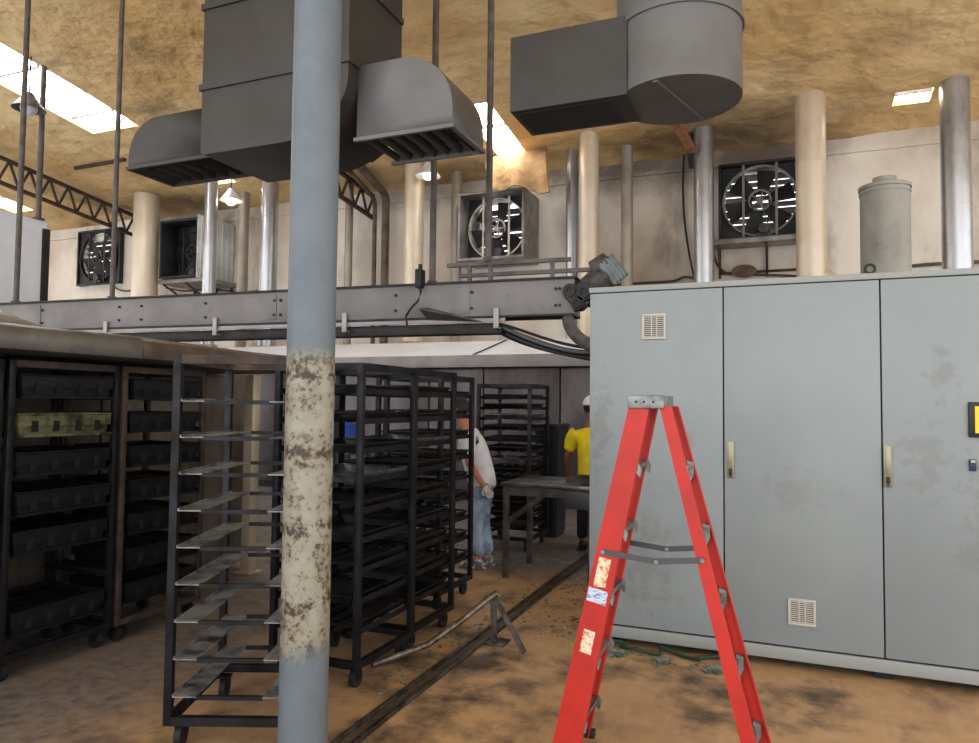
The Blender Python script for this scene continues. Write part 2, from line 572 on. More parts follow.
def thing(name, label, cat, loc=(0, 0, 0), rotz=0.0, group=None):
    o = bpy.data.objects.new(name, None)
    o.empty_display_size = 0.1
    COL.objects.link(o)
    o.location = loc
    o.rotation_euler = (0, 0, rotz)
    return tag(o, label, cat, group, 'thing')


def copy_tree(o, parent=None):
    c = o.copy()
    COL.objects.link(c)
    c.parent = parent
    for ch in list(o.children):
        copy_tree(ch, c)
    return c


def struct(mb, name, m, smooth=True, origin=None):
    o = build(mb, name, m, smooth=smooth, origin=origin)
    o['kind'] = 'structure'
    return o


def solid_grid(us, vs, holes, fn, thick):
    """sheet of cells between the cuts us x vs, without the holes, given thickness"""
    mb = MB()
    cache = {}

    def V(u, v, k):
        key = (round(u, 5), round(v, 5), k)
        if key not in cache:
            p = fn(u, v)
            cache[key] = mb.bm.verts.new(Vector(p) + (Vector(thick) if k else Vector((0, 0, 0))))
        return cache[key]
    cells = set()
    for i in range(len(us) - 1):
        for j in range(len(vs) - 1):
            uc, vc = (us[i] + us[i + 1]) / 2, (vs[j] + vs[j + 1]) / 2
            if any(h[0] < uc < h[1] and h[2] < vc < h[3] for h in holes):
                continue
            cells.add((i, j))
    for (i, j) in cells:
        for k in (0, 1):
            mb.bm.faces.new((V(us[i], vs[j], k), V(us[i + 1], vs[j], k), V(us[i + 1], vs[j + 1], k), V(us[i], vs[j + 1], k)))
        for (di, dj, a, b) in ((-1, 0, (i, j), (i, j + 1)), (1, 0, (i + 1, j), (i + 1, j + 1)), (0, -1, (i, j), (i + 1, j)), (0, 1, (i, j + 1), (i + 1, j + 1))):
            if (i + di, j + dj) not in cells:
                p, q = (us[a[0]], vs[a[1]]), (us[b[0]], vs[b[1]])
                mb.bm.faces.new((V(*p, 0), V(*q, 0), V(*q, 1), V(*p, 1)))
    return mb


def cuts(lo, hi, step, extra):
    s = {round(lo, 5), round(hi, 5)}
    n = int((hi - lo) / step)
    for i in range(1, n):
        s.add(round(lo + i * (hi - lo) / n, 5))
    for e in extra:
        s = {v for v in s if abs(v - e) > step * 0.3 or v in (lo, hi)}
        s.add(round(e, 5))
    return sorted(s)


ORD = ['top', 'second', 'third', 'fourth', 'fifth', 'sixth', 'seventh', 'eighth', 'ninth', 'tenth', 'eleventh', 'twelfth', 'thirteenth']

# ------------------------------------------------------------------ the room
XL, XR, YB = -27.0, 11.0, -3.5
mb = MB()
mb.box((XL, YB, -0.1), (XR, WALLY + 0.2, 0))
struct(mb, 'floor', 'floor', smooth=False)

# wall fans: opening rectangles in the far wall
f1a, f1b = at(80, 229, 12.95), at(122, 281, 12.95)
FAN = {}
FAN['dark'] = (f1a.x + 0.02, f1b.x - 0.02, 4.45, 5.85)
FAN['shroud'] = (-12.85, -11.75, 4.25, 5.55)
FAN['torn'] = (-5.66, -4.34, 4.22, 5.50)
FAN['sooty'] = (-1.02, 0.30, 4.36, 5.68)
holes = [(a + 0.09, b - 0.09, c + 0.09, d - 0.09) for a, b, c, d in FAN.values()]
ex = [v for h in holes for v in h[:2]]
ez = [v for h in holes for v in h[2:]]
mb = solid_grid(cuts(XL, XR, 3.0, ex), cuts(0, 6.1, 2.0, ez), holes, lambda u, v: (u, WALLY, v), (0, 0.2, 0))
struct(mb, 'wall_back', 'wall', smooth=False)

# skylights, laid out on the sloping ceiling
SKY_Q = {}


def sky_rect(key, pts, pad=0.0):
    ps = [atc(*p) for p in pts]
    xs = sorted(p.x for p in ps)
    ys = sorted(p.y for p in ps)
    SKY_Q[key] = ((xs[0] + xs[1]) / 2 - pad, (xs[-1] + xs[-2]) / 2 + pad, (ys[0] + ys[1]) / 2 - pad, (ys[-1] + ys[-2]) / 2 + pad)


sky_rect('a', [(51, 110), (89, 101), (134, 126), (92, 134)])
ax0, ax1, ay0, ay1 = SKY_Q['a']
SKY_Q['b'] = (ax0, ax1, ay0 - 1.75, ay0 - 0.08)
sky_rect('c', [(464, 106), (487, 103), (527, 151), (492, 156)])
sky_rect('d', [(-40, 190), (4, 196), (36, 212), (-8, 206)])
sky_rect('e', [(201, 174), (219, 172), (244, 186), (222, 188)])
sky_rect('f', [(893, 92), (938, 88), (925, 103), (895, 105)])
sholes = list(SKY_Q.values())
ex = [v for h in sholes for v in h[:2]]
ey = [v for h in sholes for v in h[2:]]
cx_, cy_ = cuts(XL, XR, 1.0, ex), cuts(YB, WALLY + 0.15, 1.0, ey)


def ceil_pt(u, v):
    n = noise.noise(Vector((u * 0.7, v * 0.7, 3.1))) * 0.10
    for h in sholes:
        if h[0] - 0.02 <= u <= h[1] + 0.02 and h[2] - 0.02 <= v <= h[3] + 0.02:
            n = 0
    return (u, v, zc(v) + n)


mb = solid_grid(cx_, cy_, sholes, ceil_pt, (0, 0, 0.12))
struct(mb, 'ceiling', 'ceiling')
for i, (k, h) in enumerate(SKY_Q.items()):
    mb = MB()
    n = max(3, int((h[1] - h[0]) / 0.12))
    for j in range(n):      # corrugated translucent sheet
        a, b = h[0] + (h[1] - h[0]) * j / n, h[0] + (h[1] - h[0]) * (j + 1) / n
        m_ = (a + b) / 2
        mb.hull8([(a, h[2], zc(h[2]) + 0.13), (m_, h[2], zc(h[2]) + 0.16), (m_, h[3], zc(h[3]) + 0.16), (a, h[3], zc(h[3]) + 0.13)],
                 [(a, h[2], zc(h[2]) + 0.135), (m_, h[2], zc(h[2]) + 0.165), (m_, h[3], zc(h[3]) + 0.165), (a, h[3], zc(h[3]) + 0.135)])
        mb.hull8([(m_, h[2], zc(h[2]) + 0.16), (b, h[2], zc(h[2]) + 0.13), (b, h[3], zc(h[3]) + 0.13), (m_, h[3], zc(h[3]) + 0.16)],
                 [(m_, h[2], zc(h[2]) + 0.165), (b, h[2], zc(h[2]) + 0.135), (b, h[3], zc(h[3]) + 0.135), (m_, h[3], zc(h[3]) + 0.165)])
    w = struct(mb, 'window_%d' % (i + 1), 'skylight', smooth=False)
    mb = MB()
    ym = (h[2] + h[3]) / 2
    mb.bar((h[0], ym, zc(ym) + 0.08), (h[1], ym, zc(ym) + 0.08), 0.035, 0.05)
    build(mb, 'window_bar', 'rod', w)

# white partition at the left edge
wl = at(47, 222, 7.6)
mb = MB()
mb.box((wl.x - 3.2, 6.75, 0), (wl.x, 7.6, wl.z))
struct(mb, 'wall_left', 'partition', smooth=False)
mb = MB()
mb.box((wl.x + 0.001, 7.53, 2.2), (wl.x + 0.045, 7.63, wl.z - 0.12))
struct(mb, 'trim_1', 'fandark', smooth=False)
# timber ledge where ceiling meets the far wall
mb = MB()
mb.box((XL, WALLY - 0.05, 5.72), (XR, WALLY - 0.001, 5.79))
struct(mb, 'trim_2', 'wall', smooth=False)

# ------------------------------------------------------------------ the painted column
cp = ground((310.5 - CX) / FPX * 2.72, 2.72)
mb = MB()
R = 0.0895
mb.cyl((0, 0, 0), (0, 0, zc(cp.y) + 0.02), R, seg=40)
col_o = build(mb, 'support_column', 'column', local=True)
col_o.location = cp
tag(col_o, 'round steel column, blue-grey paint above and stained bare metal below', 'column', kind='thing')

# ------------------------------------------------------------------ electrical cabinet
CYF = 4.68
cx0 = at(589.3, 400, CYF).x
cd1 = at(723.5, 400, CYF).x
cd2 = at(881.5, 400, CYF).x
cd3 = cd2 + (cd2 - cd1) * 1.0
ZT, ZD1, ZD0, ZB = 2.335, 2.292, 0.14, 0.055
cab = thing('electrical_cabinet', 'wide pale grey three-door electrical cabinet behind the orange ladder', 'electrical cabinet', (cx0, CYF, 0))
mb = MB()
mb.box((cx0, CYF + 0.022, ZB), (cd3, CYF + 0.62, ZT - 0.035))
build(mb, 'body', 'darkbase', cab)
mb = MB()
mb.box((cx0 - 0.004, CYF + 0.03, ZB + 0.002), (cx0 + 0.002, CYF + 0.622, ZT - 0.04))
build(mb, 'side_panel', 'cabinet', cab)
mb = MB()
mb.box((cx0 - 0.006, CYF + 0.002, ZT - 0.036), (cd3 + 0.006, CYF + 0.625, ZT), 0.004)
build(mb, 'top_panel', 'cab_trim', cab)
mb = MB()
mb.box((cx0, CYF + 0.004, ZB), (cd3, CYF + 0.03, ZD0 - 0.012), 0.003)
build(mb, 'plinth', 'cab_trim', cab)
for xx in (cx0 + 0.12, cd1, cd2, cd3 - 0.12):
    for yy in (0.08, 0.48):
        mb = MB()
        mb.box((xx - 0.05, CYF + yy, 0), (xx + 0.05, CYF + yy + 0.1, ZB + 0.001))
        build(mb, 'foot', 'darkbase', cab)
doors = []
for (a, b) in ((cx0, cd1), (cd1, cd2), (cd2, cd3)):
    mb = MB()
    mb.box((a + 0.004, CYF, ZD0), (b - 0.004, CYF + 0.021, ZD1), 0.004)
    doors.append(build(mb, 'door', 'cabinet', cab))


def vent(parent, px0, py0, px1, py1):
    a, b = at(px0, py0, CYF), at(px1, py1, CYF)
    x0, x1, z0, z1 = a.x, b.x, b.z, a.z
    mb = MB()
    t = 0.014
    mb.box((x0, CYF - 0.012, z0), (x1, CYF - 0.001, z0 + t), 0.002)
    mb.box((x0, CYF - 0.012, z1 - t), (x1, CYF - 0.001, z1), 0.002)
    mb.box((x0, CYF - 0.012, z0 + t), (x0 + t, CYF - 0.001, z1 - t), 0.002)
    mb.box((x1 - t, CYF - 0.012, z0 + t), (x1, CYF - 0.001, z1 - t), 0.002)
    n = 11
    for i in range(n):
        z = z0 + t + (z1 - z0 - 2 * t) * (i + 0.5) / n
        mb.box((x0 + t, CYF - 0.009, z - 0.0028), (x1 - t, CYF - 0.003, z + 0.0028))
    for q in (0.4, 0.62):
        x = x0 + (x1 - x0) * q
        mb.box((x - 0.003, CYF - 0.010, z0 + t), (x + 0.003, CYF - 0.003, z1 - t))
    g = build(mb, 'vent_grille', 'ventbeige', parent)
    mb = MB()
    mb.box((x0 + t, CYF - 0.003, z0 + t), (x1 - t, CYF - 0.0006, z1 - t))
    build(mb, 'vent_opening', 'ventdark', parent)


vent(doors[0], 642, 314.5, 666, 339)
vent(doors[1], 788, 597.5, 816, 627)
for dr, (px, y0, y1) in zip((doors[1], doors[2]), ((730.5, 441, 478), (887.3, 445, 487))):
    a, b = at(px, y0, CYF), at(px, y1, CYF)
    mb = MB()
    mb.box((a.x - 0.021, CYF - 0.012, b.z), (a.x + 0.021, CYF - 0.0005, a.z), 0.006)
    mb.box((a.x - 0.012, CYF - 0.026, b.z + 0.07), (a.x + 0.012, CYF - 0.012, a.z - 0.01), 0.004)
    h = build(mb, 'handle', 'handle', dr)
    mb = MB()
    mb.box((a.x - 0.011, CYF - 0.016, b.z + 0.02), (a.x + 0.011, CYF - 0.011, b.z + 0.06), 0.003)
    mb.cyl((a.x, CYF - 0.018, b.z + 0.012), (a.x, CYF - 0.012, b.z + 0.012), 0.007)
    build(mb, 'lock', 'black', dr)
a, b = at(967.5, 402, CYF), at(1004, 438, CYF)
mb = MB()
mb.box((a.x, CYF - 0.02, b.z), (b.x, CYF - 0.0005, a.z), 0.006)
sc_ = build(mb, 'display', 'black', doors[2])
mb = MB()
mb.box((a.x + 0.03, CYF - 0.0215, b.z + 0.024), (b.x - 0.03, CYF - 0.0195, a.z - 0.024))
build(mb, 'screen', 'screen', doors[2])
a, b = at(968.5, 459, CYF), at(976, 471, CYF)
mb = MB()
mb.box((a.x, CYF - 0.02, b.z), (b.x, CYF - 0.0005, a.z), 0.006)
build(mb, 'switch', 'bluep', doors[2])
mb = MB()
mb.box((a.x + 0.006, CYF - 0.024, a.z - 0.018), (b.x - 0.006, CYF - 0.0195, a.z - 0.004), 0.002)
build(mb, 'switch_cap', 'ventbeige', doors[2])
e = at(870, 273, CYF + 0.06)
mb = MB()
pts = [(e.x + 0.026 * math.cos(t * 2 * PI / 20), CYF + 0.06, ZT + 0.034 + 0.026 * math.sin(t * 2 * PI / 20)) for t in range(21)]
mb.tube(pts, 0.008, 8)
mb.cyl((e.x, CYF + 0.06, ZT), (e.x, CYF + 0.06, ZT + 0.012), 0.018)
build(mb, 'lifting_eye', 'black', cab)

# ------------------------------------------------------------------ step ladder
LY0, LY1 = 3.09, 3.34
lad = thing('step_ladder', 'orange fibreglass step ladder standing open before the grey cabinet', 'ladder', (-0.5, (LY0 + LY1) / 2, 0))
ZTOP = 1.55
fT, fB = at(639, 405, LY0).x, None
pz = at(588.5, 645, LY0)
fs = (pz.x - fT) / (ZTOP - pz.z)                       # metres left per metre down
rT = at(665, 405, LY0).x
pz2 = at(724.5, 645, LY0)
rs = (pz2.x - rT) / (ZTOP - pz2.z)


def fx(z):
    return fT + fs * (ZTOP - z)


def rx(z):
    return rT + rs * (ZTOP - z)


def flare(z):       # the ladder widens towards the floor
    return 0.02 * (ZTOP - z)


def channel(xf, w0, w1, side, inner):
    """rail: web facing outwards, flanges turned inwards"""
    mb = MB()
    z0, z1 = 0.0, ZTOP
    s = -1 if side == 0 else 1
    def Y(z, off):
        base = (LY0 - flare(z)) if side == 0 else (LY1 + flare(z))
        return base - s * off
    def quadbar(x0a, x1a, x0b, x1b, o0, o1):
        tw = 0 if side == 0 else (0.025 if xf is rx else -0.02)     # a slight twist from use
        x0a, x1a = x0a + tw, x1a + tw
        mb.hull8([(x0a, Y(z0, o0), z0), (x1a, Y(z0, o0), z0), (x1a, Y(z0, o1), z0), (x0a, Y(z0, o1), z0)],
                 [(x0b, Y(z1, o0), z1), (x1b, Y(z1, o0), z1), (x1b, Y(z1, o1), z1), (x0b, Y(z1, o1), z1)])
    a0, a1, b0, b1 = xf(z0) - w0 / 2, xf(z0) + w0 / 2, xf(z1) - w1 / 2, xf(z1) + w1 / 2
    t = 0.005
    quadbar(a0, a1, b0, b1, 0, t)
    quadbar(a0, a0 + t, b0, b0 + t, t, inner)
    quadbar(a1 - t, a1, b1 - t, b1, t, inner)
    return mb


for side in (0, 1):
    build(channel(fx, 0.125, 0.088, side, 0.032), 'front_rail', 'orange', lad)
    build(channel(rx, 0.060, 0.048, side, 0.03), 'rear_rail', 'orange', lad)
for k in range(5):
    z = 0.20 + 0.275 * k
    w = 0.10
    mb = MB()
    y0, y1 = LY0 - flare(z) + 0.006, LY1 + flare(z) - 0.006
    mb.box((fx(z) - w / 2 + 0.02, y0, z - 0.004), (fx(z) + w / 2 - 0.004, y1, z), 0.001)
    mb.box((fx(z) + w / 2 - 0.008, y0, z - 0.022), (fx(z) + w / 2 - 0.004, y1, z))
    mb.box((fx(z) - w / 2 + 0.02, y0, z - 0.022), (fx(z) - w / 2 + 0.024, y1, z))
    st = build(mb, 'step', 'alu', lad)
    for yy, s in ((y0, 1), (y1, -1)):
        mb = MB()
        mb.prism([(fx(z) + w / 2 - 0.002, z + 0.005), (fx(z) + w / 2 + 0.012, z - 0.02), (fx(z) + w / 2 + 0.006, z - 0.055), (fx(z) + w / 2 - 0.010, z - 0.035)], 'y', yy, yy + s * 0.03)
        build(mb, 'step_bracket', 'alu', st)
for k in range(5):
    z = 0.18 + 0.275 * k
    mb = MB()
    y0, y1 = LY0 - flare(z) + 0.006, LY1 + flare(z) - 0.006
    mb.box((rx(z) - 0.012, y0, z - 0.012), (rx(z) + 0.012, y1, z + 0.012), 0.003)
    rb = build(mb, 'rear_brace', 'alu', lad)
    for yy, s in ((y0, 1), (y1, -1)):
        mb = MB()
        mb.prism([(rx(z) - 0.005, z + 0.03), (rx(z) + 0.026, z + 0.022), (rx(z) + 0.026, z - 0.03), (rx(z) + 0.006, z - 0.075)], 'y', yy, yy + s * 0.03)
        build(mb, 'brace_bracket', 'alu', rb)
for side, yy in ((0, LY0 - 0.02), (1, LY1 + 0.02)):
    A, B = at(604, 551, LY0), at(703, 559.5, LY0)
    zA, zB = A.z, B.z
    y = (LY0 - flare(zA) - 0.006) if side == 0 else (LY1 + flare(zA) + 0.006)
    mb = MB()
    mid = Vector(((A.x + B.x) / 2 + 0.02, y, (zA + zB) / 2 - 0.022))
    mb.bar((A.x, y, zA), mid, 0.005, 0.024)
    mb.bar(mid - Vector((0.006, 0, 0)), (B.x, y, zB), 0.005, 0.024)
    sp = build(mb, 'spreader', 'steelbar', lad)
    for p in ((A.x, zA), (B.x, zB), (mid.x, mid.z)):
        mb = MB()
        s = -1 if side == 0 else 1
        mb.cyl((p[0], y - 0.004, p[1]), (p[0], y + 0.004 * s * 2, p[1]), 0.009, seg=14)
        build(mb, 'rivet', 'alu', sp)
cl, cr = at(628, 400, LY0).x, at(664, 400, LY0).x
mb = MB()
mb.box((cl, LY0 - 0.012, ZTOP - 0.012), (cr + 0.002, LY1 + 0.012, ZTOP + 0.045), 0.006)
tp = build(mb, 'top_cap', 'alu', lad)
for q in (0.24, 0.46, 0.72):
    mb = MB()
    x = cl + (cr - cl) * q
    mb.cyl((x, LY0 - 0.0135, ZTOP + 0.017), (x, LY0 - 0.0115, ZTOP + 0.017), 0.0055, seg=12)
    build(mb, 'screw_hole', 'black', tp)


def on_rail(px, py, w, h, m, name):
    c = at(px, py, LY0)
    z = c.z
    y = LY0 - flare(z) - 0.0012
    mb = MB()
    up = Vector((-fs, 0, 1)).normalized()
    rt = Vector((up.z, 0, -up.x))
    q = Vector((fx(z) + (px - 588.5) * 0.0, y, z))
    q.x = fx(z) - 0.004
    e1, e2 = rt * w / 2, up * h / 2
    mb.hull8([q - e1 - e2, q + e1 - e2, q + e1 + e2, q - e1 + e2],
             [q - e1 - e2 + Vector((0, 0.0014, 0)), q + e1 - e2 + Vector((0, 0.0014, 0)), q + e1 + e2 + Vector((0, 0.0014, 0)), q - e1 + e2 + Vector((0, 0.0014, 0))])
    build(mb, name, m, lad, smooth=False)


on_rail(600, 572, 0.052, 0.13, 'sticker', 'sticker')
on_rail(596, 595, 0.085, 0.06, 'stickerblue', 'sticker')
on_rail(586, 640, 0.05, 0.10, 'sticker', 'sticker')
for side in (0, 1):
    y = (LY0 - flare(0)) if side == 0 else (LY1 + flare(0))
    for xx, hw_ in ((fx(0), 0.068), (rx(0), 0.036)):
        mb = MB()
        mb.box((xx - hw_, y - 0.02, 0), (xx + hw_, y + 0.02, 0.035), 0.004)
        build(mb, 'rubber_foot', 'rubber', lad)

# ------------------------------------------------------------------ bakery racks
def caster(parent, x, y):
    mb = MB()
    mb.box((x - 0.03, y - 0.03, 0.102), (x + 0.03, y + 0.03, 0.112))
    mb.box((x - 0.022, y - 0.02, 0.04), (x - 0.016, y + 0.025, 0.104))
    mb.box((x + 0.016, y - 0.02, 0.04), (x + 0.022, y + 0.025, 0.104))
    c = build(mb, 'caster', 'rack', parent, local=True)
    mb = MB()
    mb.cyl((x - 0.015, y, 0.05), (x + 0.015, y, 0.05), 0.05, seg=20)
    build(mb, 'wheel', 'rubber', c, local=True)


def make_rack(label, loc, rotz, W, L, levels, H=1.77, ledge_w=0.035, ledge_m='rack', top_m='rack', post_m='rack', bars=False, group='bakery trolleys', post=0.036, mid_post=False):
    """local x: across (W), local y: ledge direction (L); origin at the floor centre"""
    t = thing('bakery_rack', label, 'rack', loc, rotz, group)
    hw, hl = W / 2, L / 2
    for sx in (-1, 1):
        for sy in (-1, 1):
            mb = MB()
            x, y = sx * (hw - post / 2), sy * (hl - post / 2)
            mb.box((x - post / 2, y - post / 2, 0.112), (x + post / 2, y + post / 2, H), 0.003)
            build(mb, 'post', post_m, t, local=True)
            caster(t, sx * (hw - 0.055), sy * (hl - 0.07))
    mb = MB()
    for sy in (-1, 1):
        mb.box((-hw + post, sy * (hl - post / 2) - 0.016, H - 0.04), (hw - post, sy * (hl - post / 2) + 0.016, H))
    for sx in (-1, 1):
        mb.box((sx * (hw - post / 2) - 0.016, -hl + post, H - 0.04), (sx * (hw - post / 2) + 0.016, hl - post, H))
    build(mb, 'top_frame', top_m, t, local=True)
    mb = MB()
    for sy in (-1, 1):
        mb.box((-hw + post, sy * (hl - post / 2) - 0.016, 0.112), (hw - post, sy * (hl - post / 2) + 0.016, 0.15))
    for sx in (-1, 1):
        mb.box((sx * (hw - post / 2) - 0.016, -hl + post, 0.112), (sx * (hw - post / 2) + 0.016, hl - post, 0.15))
    build(mb, 'base_frame', post_m, t, local=True)
    for z in levels:
        for sx in (-1, 1):
            mb = MB()
            xo = sx * (hw - post - 0.002)
            xi = xo - sx * ledge_w
            mb.box((min(xo, xi), -hl + 0.004, z - 0.004), (max(xo, xi), hl - 0.004, z))
            mb.box((min(xo, xo - sx * 0.004), -hl + 0.004, z), (max(xo, xo - sx * 0.004), hl - 0.004, z + (0.03 if ledge_w < 0.05 else 0.010)))
            build(mb, 'ledge', ledge_m, t, local=True)
        if bars:
            for sy in (-1, 1):
                mb = MB()
                y = sy * (hl - 0.012)
                mb.box((-hw + post + 0.002 + ledge_w, y - 0.009, z - 0.014), (hw - post - 0.002 - ledge_w, y + 0.009, z + 0.004))
                build(mb, 'cross_bar', 'rack', t, local=True)
    return t


def tin_tray():
    """strapped bread tin: four deep pans held by a rim band"""
    t = thing('bread_tin_tray', 'x', 'tray')
    W, L, H = 0.59, 0.52, 0.13
    mb = MB()
    n = 4
    for i in range(n):
        y0, y1 = -L / 2 + L * i / n + 0.008, -L / 2 + L * (i + 1) / n - 0.008
        b0 = [(-W / 2 + 0.02, y0 + 0.008, 0), (W / 2 - 0.02, y0 + 0.008, 0), (W / 2 - 0.02, y1 - 0.008, 0), (-W / 2 + 0.02, y1 - 0.008, 0)]
        t0 = [(-W / 2 + 0.008, y0, H - 0.02), (W / 2 - 0.008, y0, H - 0.02), (W / 2 - 0.008, y1, H - 0.02), (-W / 2 + 0.008, y1, H - 0.02)]
        mb.hull8(b0, t0)
    build(mb, 'pan', 'tin', t, local=True)
    mb = MB()
    for (lo, hi) in (((-W / 2, -L / 2, 0.062), (W / 2, -L / 2 + 0.006, H)), ((-W / 2, L / 2 - 0.006, 0.062), (W / 2, L / 2, H)),
                     ((-W / 2, -L / 2 + 0.006, 0.062), (-W / 2 + 0.006, L / 2 - 0.006, H)), ((W / 2 - 0.006, -L / 2 + 0.006, 0.062), (W / 2, L / 2 - 0.006, H))):
        mb.box(lo, hi)
    for s in (-1, 1):
        mb.cyl((-W / 2, s * L / 2, H), (W / 2, s * L / 2, H), 0.007, seg=8)
        mb.cyl((s * W / 2, -L / 2, H), (s * W / 2, L / 2, H), 0.007, seg=8)
        mb.box((-W / 2 - 0.004, s * (L / 2 + 0.001) - 0.004, 0.0), (W / 2 + 0.004, s * (L / 2 + 0.001) + 0.004, 0.014))
    build(mb, 'rim_band', 'tin', t, local=True)
    for q in (-0.34, -0.12, 0.12, 0.34):
        mb = MB()
        mb.box((q * W - 0.018, -(L / 2 + 0.0035) - 0.002, 0.03), (q * W + 0.018, -(L / 2 + 0.0035) + 0.002, 0.092))
        build(mb, 'strap_slot', 'tinhole', t, local=True)
    return t


def sheet_pan():
    t = thing('sheet_pan', 'x', 'tray')
    W, L, H = 0.48, 0.60, 0.045
    mb = MB()
    th = 0.003
    mb.hull8([(-W / 2 + 0.02, -L / 2 + 0.02, 0), (W / 2 - 0.02, -L / 2 + 0.02, 0), (W / 2 - 0.02, L / 2 - 0.02, 0), (-W / 2 + 0.02, L / 2 - 0.02, 0)],
             [(-W / 2 + 0.02, -L / 2 + 0.02, th), (W / 2 - 0.02, -L / 2 + 0.02, th), (W / 2 - 0.02, L / 2 - 0.02, th), (-W / 2 + 0.02, L / 2 - 0.02, th)])
    for (ax, s) in ((0, 1), (0, -1), (1, 1), (1, -1)):
        if ax == 0:
            a, b, c, d = (s * (W / 2 - 0.02), -L / 2 + 0.02), (s * (W / 2 - 0.02), L / 2 - 0.02), (s * W / 2, L / 2), (s * W / 2, -L / 2)
        else:
            a, b, c, d = (-W / 2 + 0.02, s * (L / 2 - 0.02)), (W / 2 - 0.02, s * (L / 2 - 0.02)), (W / 2, s * L / 2), (-W / 2, s * L / 2)
        o = Vector((0, 0, th))
        q = [Vector((*a, 0)), Vector((*b, 0)), Vector((*c, H)), Vector((*d, H))]
        mb.hull8(q, [p + o for p in q])
    build(mb, 'pan', 'pan', t, local=True)
    mb = MB()
    for s in (-1, 1):
        mb.cyl((-W / 2, s * L / 2, H), (W / 2, s * L / 2, H), 0.006, seg=8)
        mb.cyl((s * W / 2, -L / 2, H), (s * W / 2, L / 2, H), 0.006, seg=8)
    build(mb, 'rim', 'pan', t, local=True)
    return t


def baguette_tray():
    """frame with rolled channels"""
    t = thing('channel_tray', 'x', 'tray')
    W, L = 0.48, 0.60
    mb = MB()
    n = 5
    for i in range(n):
        xc = -W / 2 + W * (i + 0.5) / n
        r = W / n / 2 * 0.96
        prof = [(xc + r * math.cos(PI + PI * k / 10), 0.055 + r * math.sin(PI + PI * k / 10) * 1.1) for k in range(11)]
        prof2 = [(x, z + 0.003) for x, z in reversed(prof)]
        mb.prism(prof + prof2, 'y', -L / 2 + 0.004, L / 2 - 0.004)
    build(mb, 'pan', 'pan', t, local=True)
    mb = MB()
    for s in (-1, 1):
        mb.cyl((-W / 2, s * L / 2, 0.058), (W / 2, s * L / 2, 0.058), 0.008, seg=8)
        mb.cyl((s * W / 2, -L / 2, 0.058), (s * W / 2, L / 2, 0.058), 0.008, seg=8)
    build(mb, 'rim', 'pan', t, local=True)
    return t


PROTO = {'tin': tin_tray(), 'sheet': sheet_pan(), 'channel': baguette_tray()}
PUSED = {'tin': False, 'sheet': False, 'channel': False}


def recolour(t, m):
    for c in t.children:
        if c.name.startswith('strap_slot'):
            continue
        me = c.data.copy()
        me.materials.clear()
        me.materials.append(MT[m])
        c.data = me


def put_tray(kind, label, loc, rotz, group, m=None):
    if not PUSED[kind]:
        PUSED[kind] = True
        t = PROTO[kind]
    else:
        t = copy_tree(PROTO[kind])
        for c in t.children:       # undo an earlier recolour of the first tray
            pass
    t.location = Vector(loc) + Vector((0, 0, 0.0015))
    t.rotation_euler = (0, 0, rotz)
    tag(t, label, 'tray', group)
    return t


def fill_rack(rack, levels, kinds, rackname, adj, group, jitter=0.012, order=None, dy=0.0):
    """kinds: one key (or None) per level, top shelf first; adj: colour words"""
    M = base_matrix(rack)
    out = []
    for i, (z, k) in enumerate(zip(levels, kinds)):
        if not k:
            continue
        kk, mcol, word = k if isinstance(k, tuple) else (k, None, None)
        noun = {'tin': 'strapped bread tin', 'sheet': 'flat sheet pan', 'channel': 'rolled channel tray'}[kk]
        p = M @ Vector((random.uniform(-jitter, jitter) * 0.3, dy + random.uniform(-jitter, jitter), z))
        lab = '%s %s on the %s shelf of %s' % (word or adj, noun, ORD[i] if i == 0 else ORD[i] + '-highest', rackname)
        t = put_tray(kk, lab, p, rack.rotation_euler.z + random.uniform(-0.008, 0.008), group)
        if mcol:
            out.append((t, mcol))
    return out


RECOL = []
# two racks under the left hood, open side towards the aisle
XA = -3.94
ya0, ya1 = 2.66, 3.37
LA = 0.58
lev = [1.555 - 0.22 * k for k in range(7)]
ra = make_rack('black rack of bread tins under the hood, nearest the left edge', (XA - LA / 2, (ya0 + ya1) / 2, 0), PI / 2, ya1 - ya0, LA, lev,
               top_m='rackrust', group='racks under the hood')
RECOL += fill_rack(ra, lev, ['tin', ('tin', 'tinlit', 'lit olive-tinted'), 'tin', 'tin', 'tin', None, 'tin'], 'the left edge rack', 'black', 'bread tins in the left edge rack', dy=-0.035)
rb_ = make_rack('black rack of bread tins under the hood, behind the empty rack', (XA - LA / 2, (ya1 + 0.03 + 4.12) / 2, 0), PI / 2, 4.12 - ya1 - 0.03, LA, lev,
                top_m='rackrust', post_m='rackrust', group='racks under the hood')
RECOL += fill_rack(rb_, lev, ['tin'] * 7, 'the rack behind the empty one', 'dark grey', 'bread tins in the second hood rack', dy=-0.035)
# a third one, nearer and mostly out of the frame on the left
rz_ = make_rack('black bread tin rack cut off by the left picture edge', (XA - LA / 2, (ya0 - 0.03) - 0.355, 0), PI / 2, 0.71, LA, lev, top_m='rackrust', group='racks under the hood')
fill_rack(rz_, lev, ['tin', 'tin', None, 'tin', 'tin', 'tin', 'tin'], 'the rack cut off at left', 'black', 'bread tins in the cut off rack', dy=-0.035)

# empty rack with wide ledges, turned to face the camera
levb = [1.552 - 0.164 * k for k in range(9)]
pB = ground(-1.14, 3.59)
rB = make_rack('empty black rack with wide worn ledges left of the column', pB, YAW, 0.58, 0.68, levb, H=1.76, ledge_w=0.105, ledge_m='ledge', top_m='rackrust', bars=True, group='racks by the column')

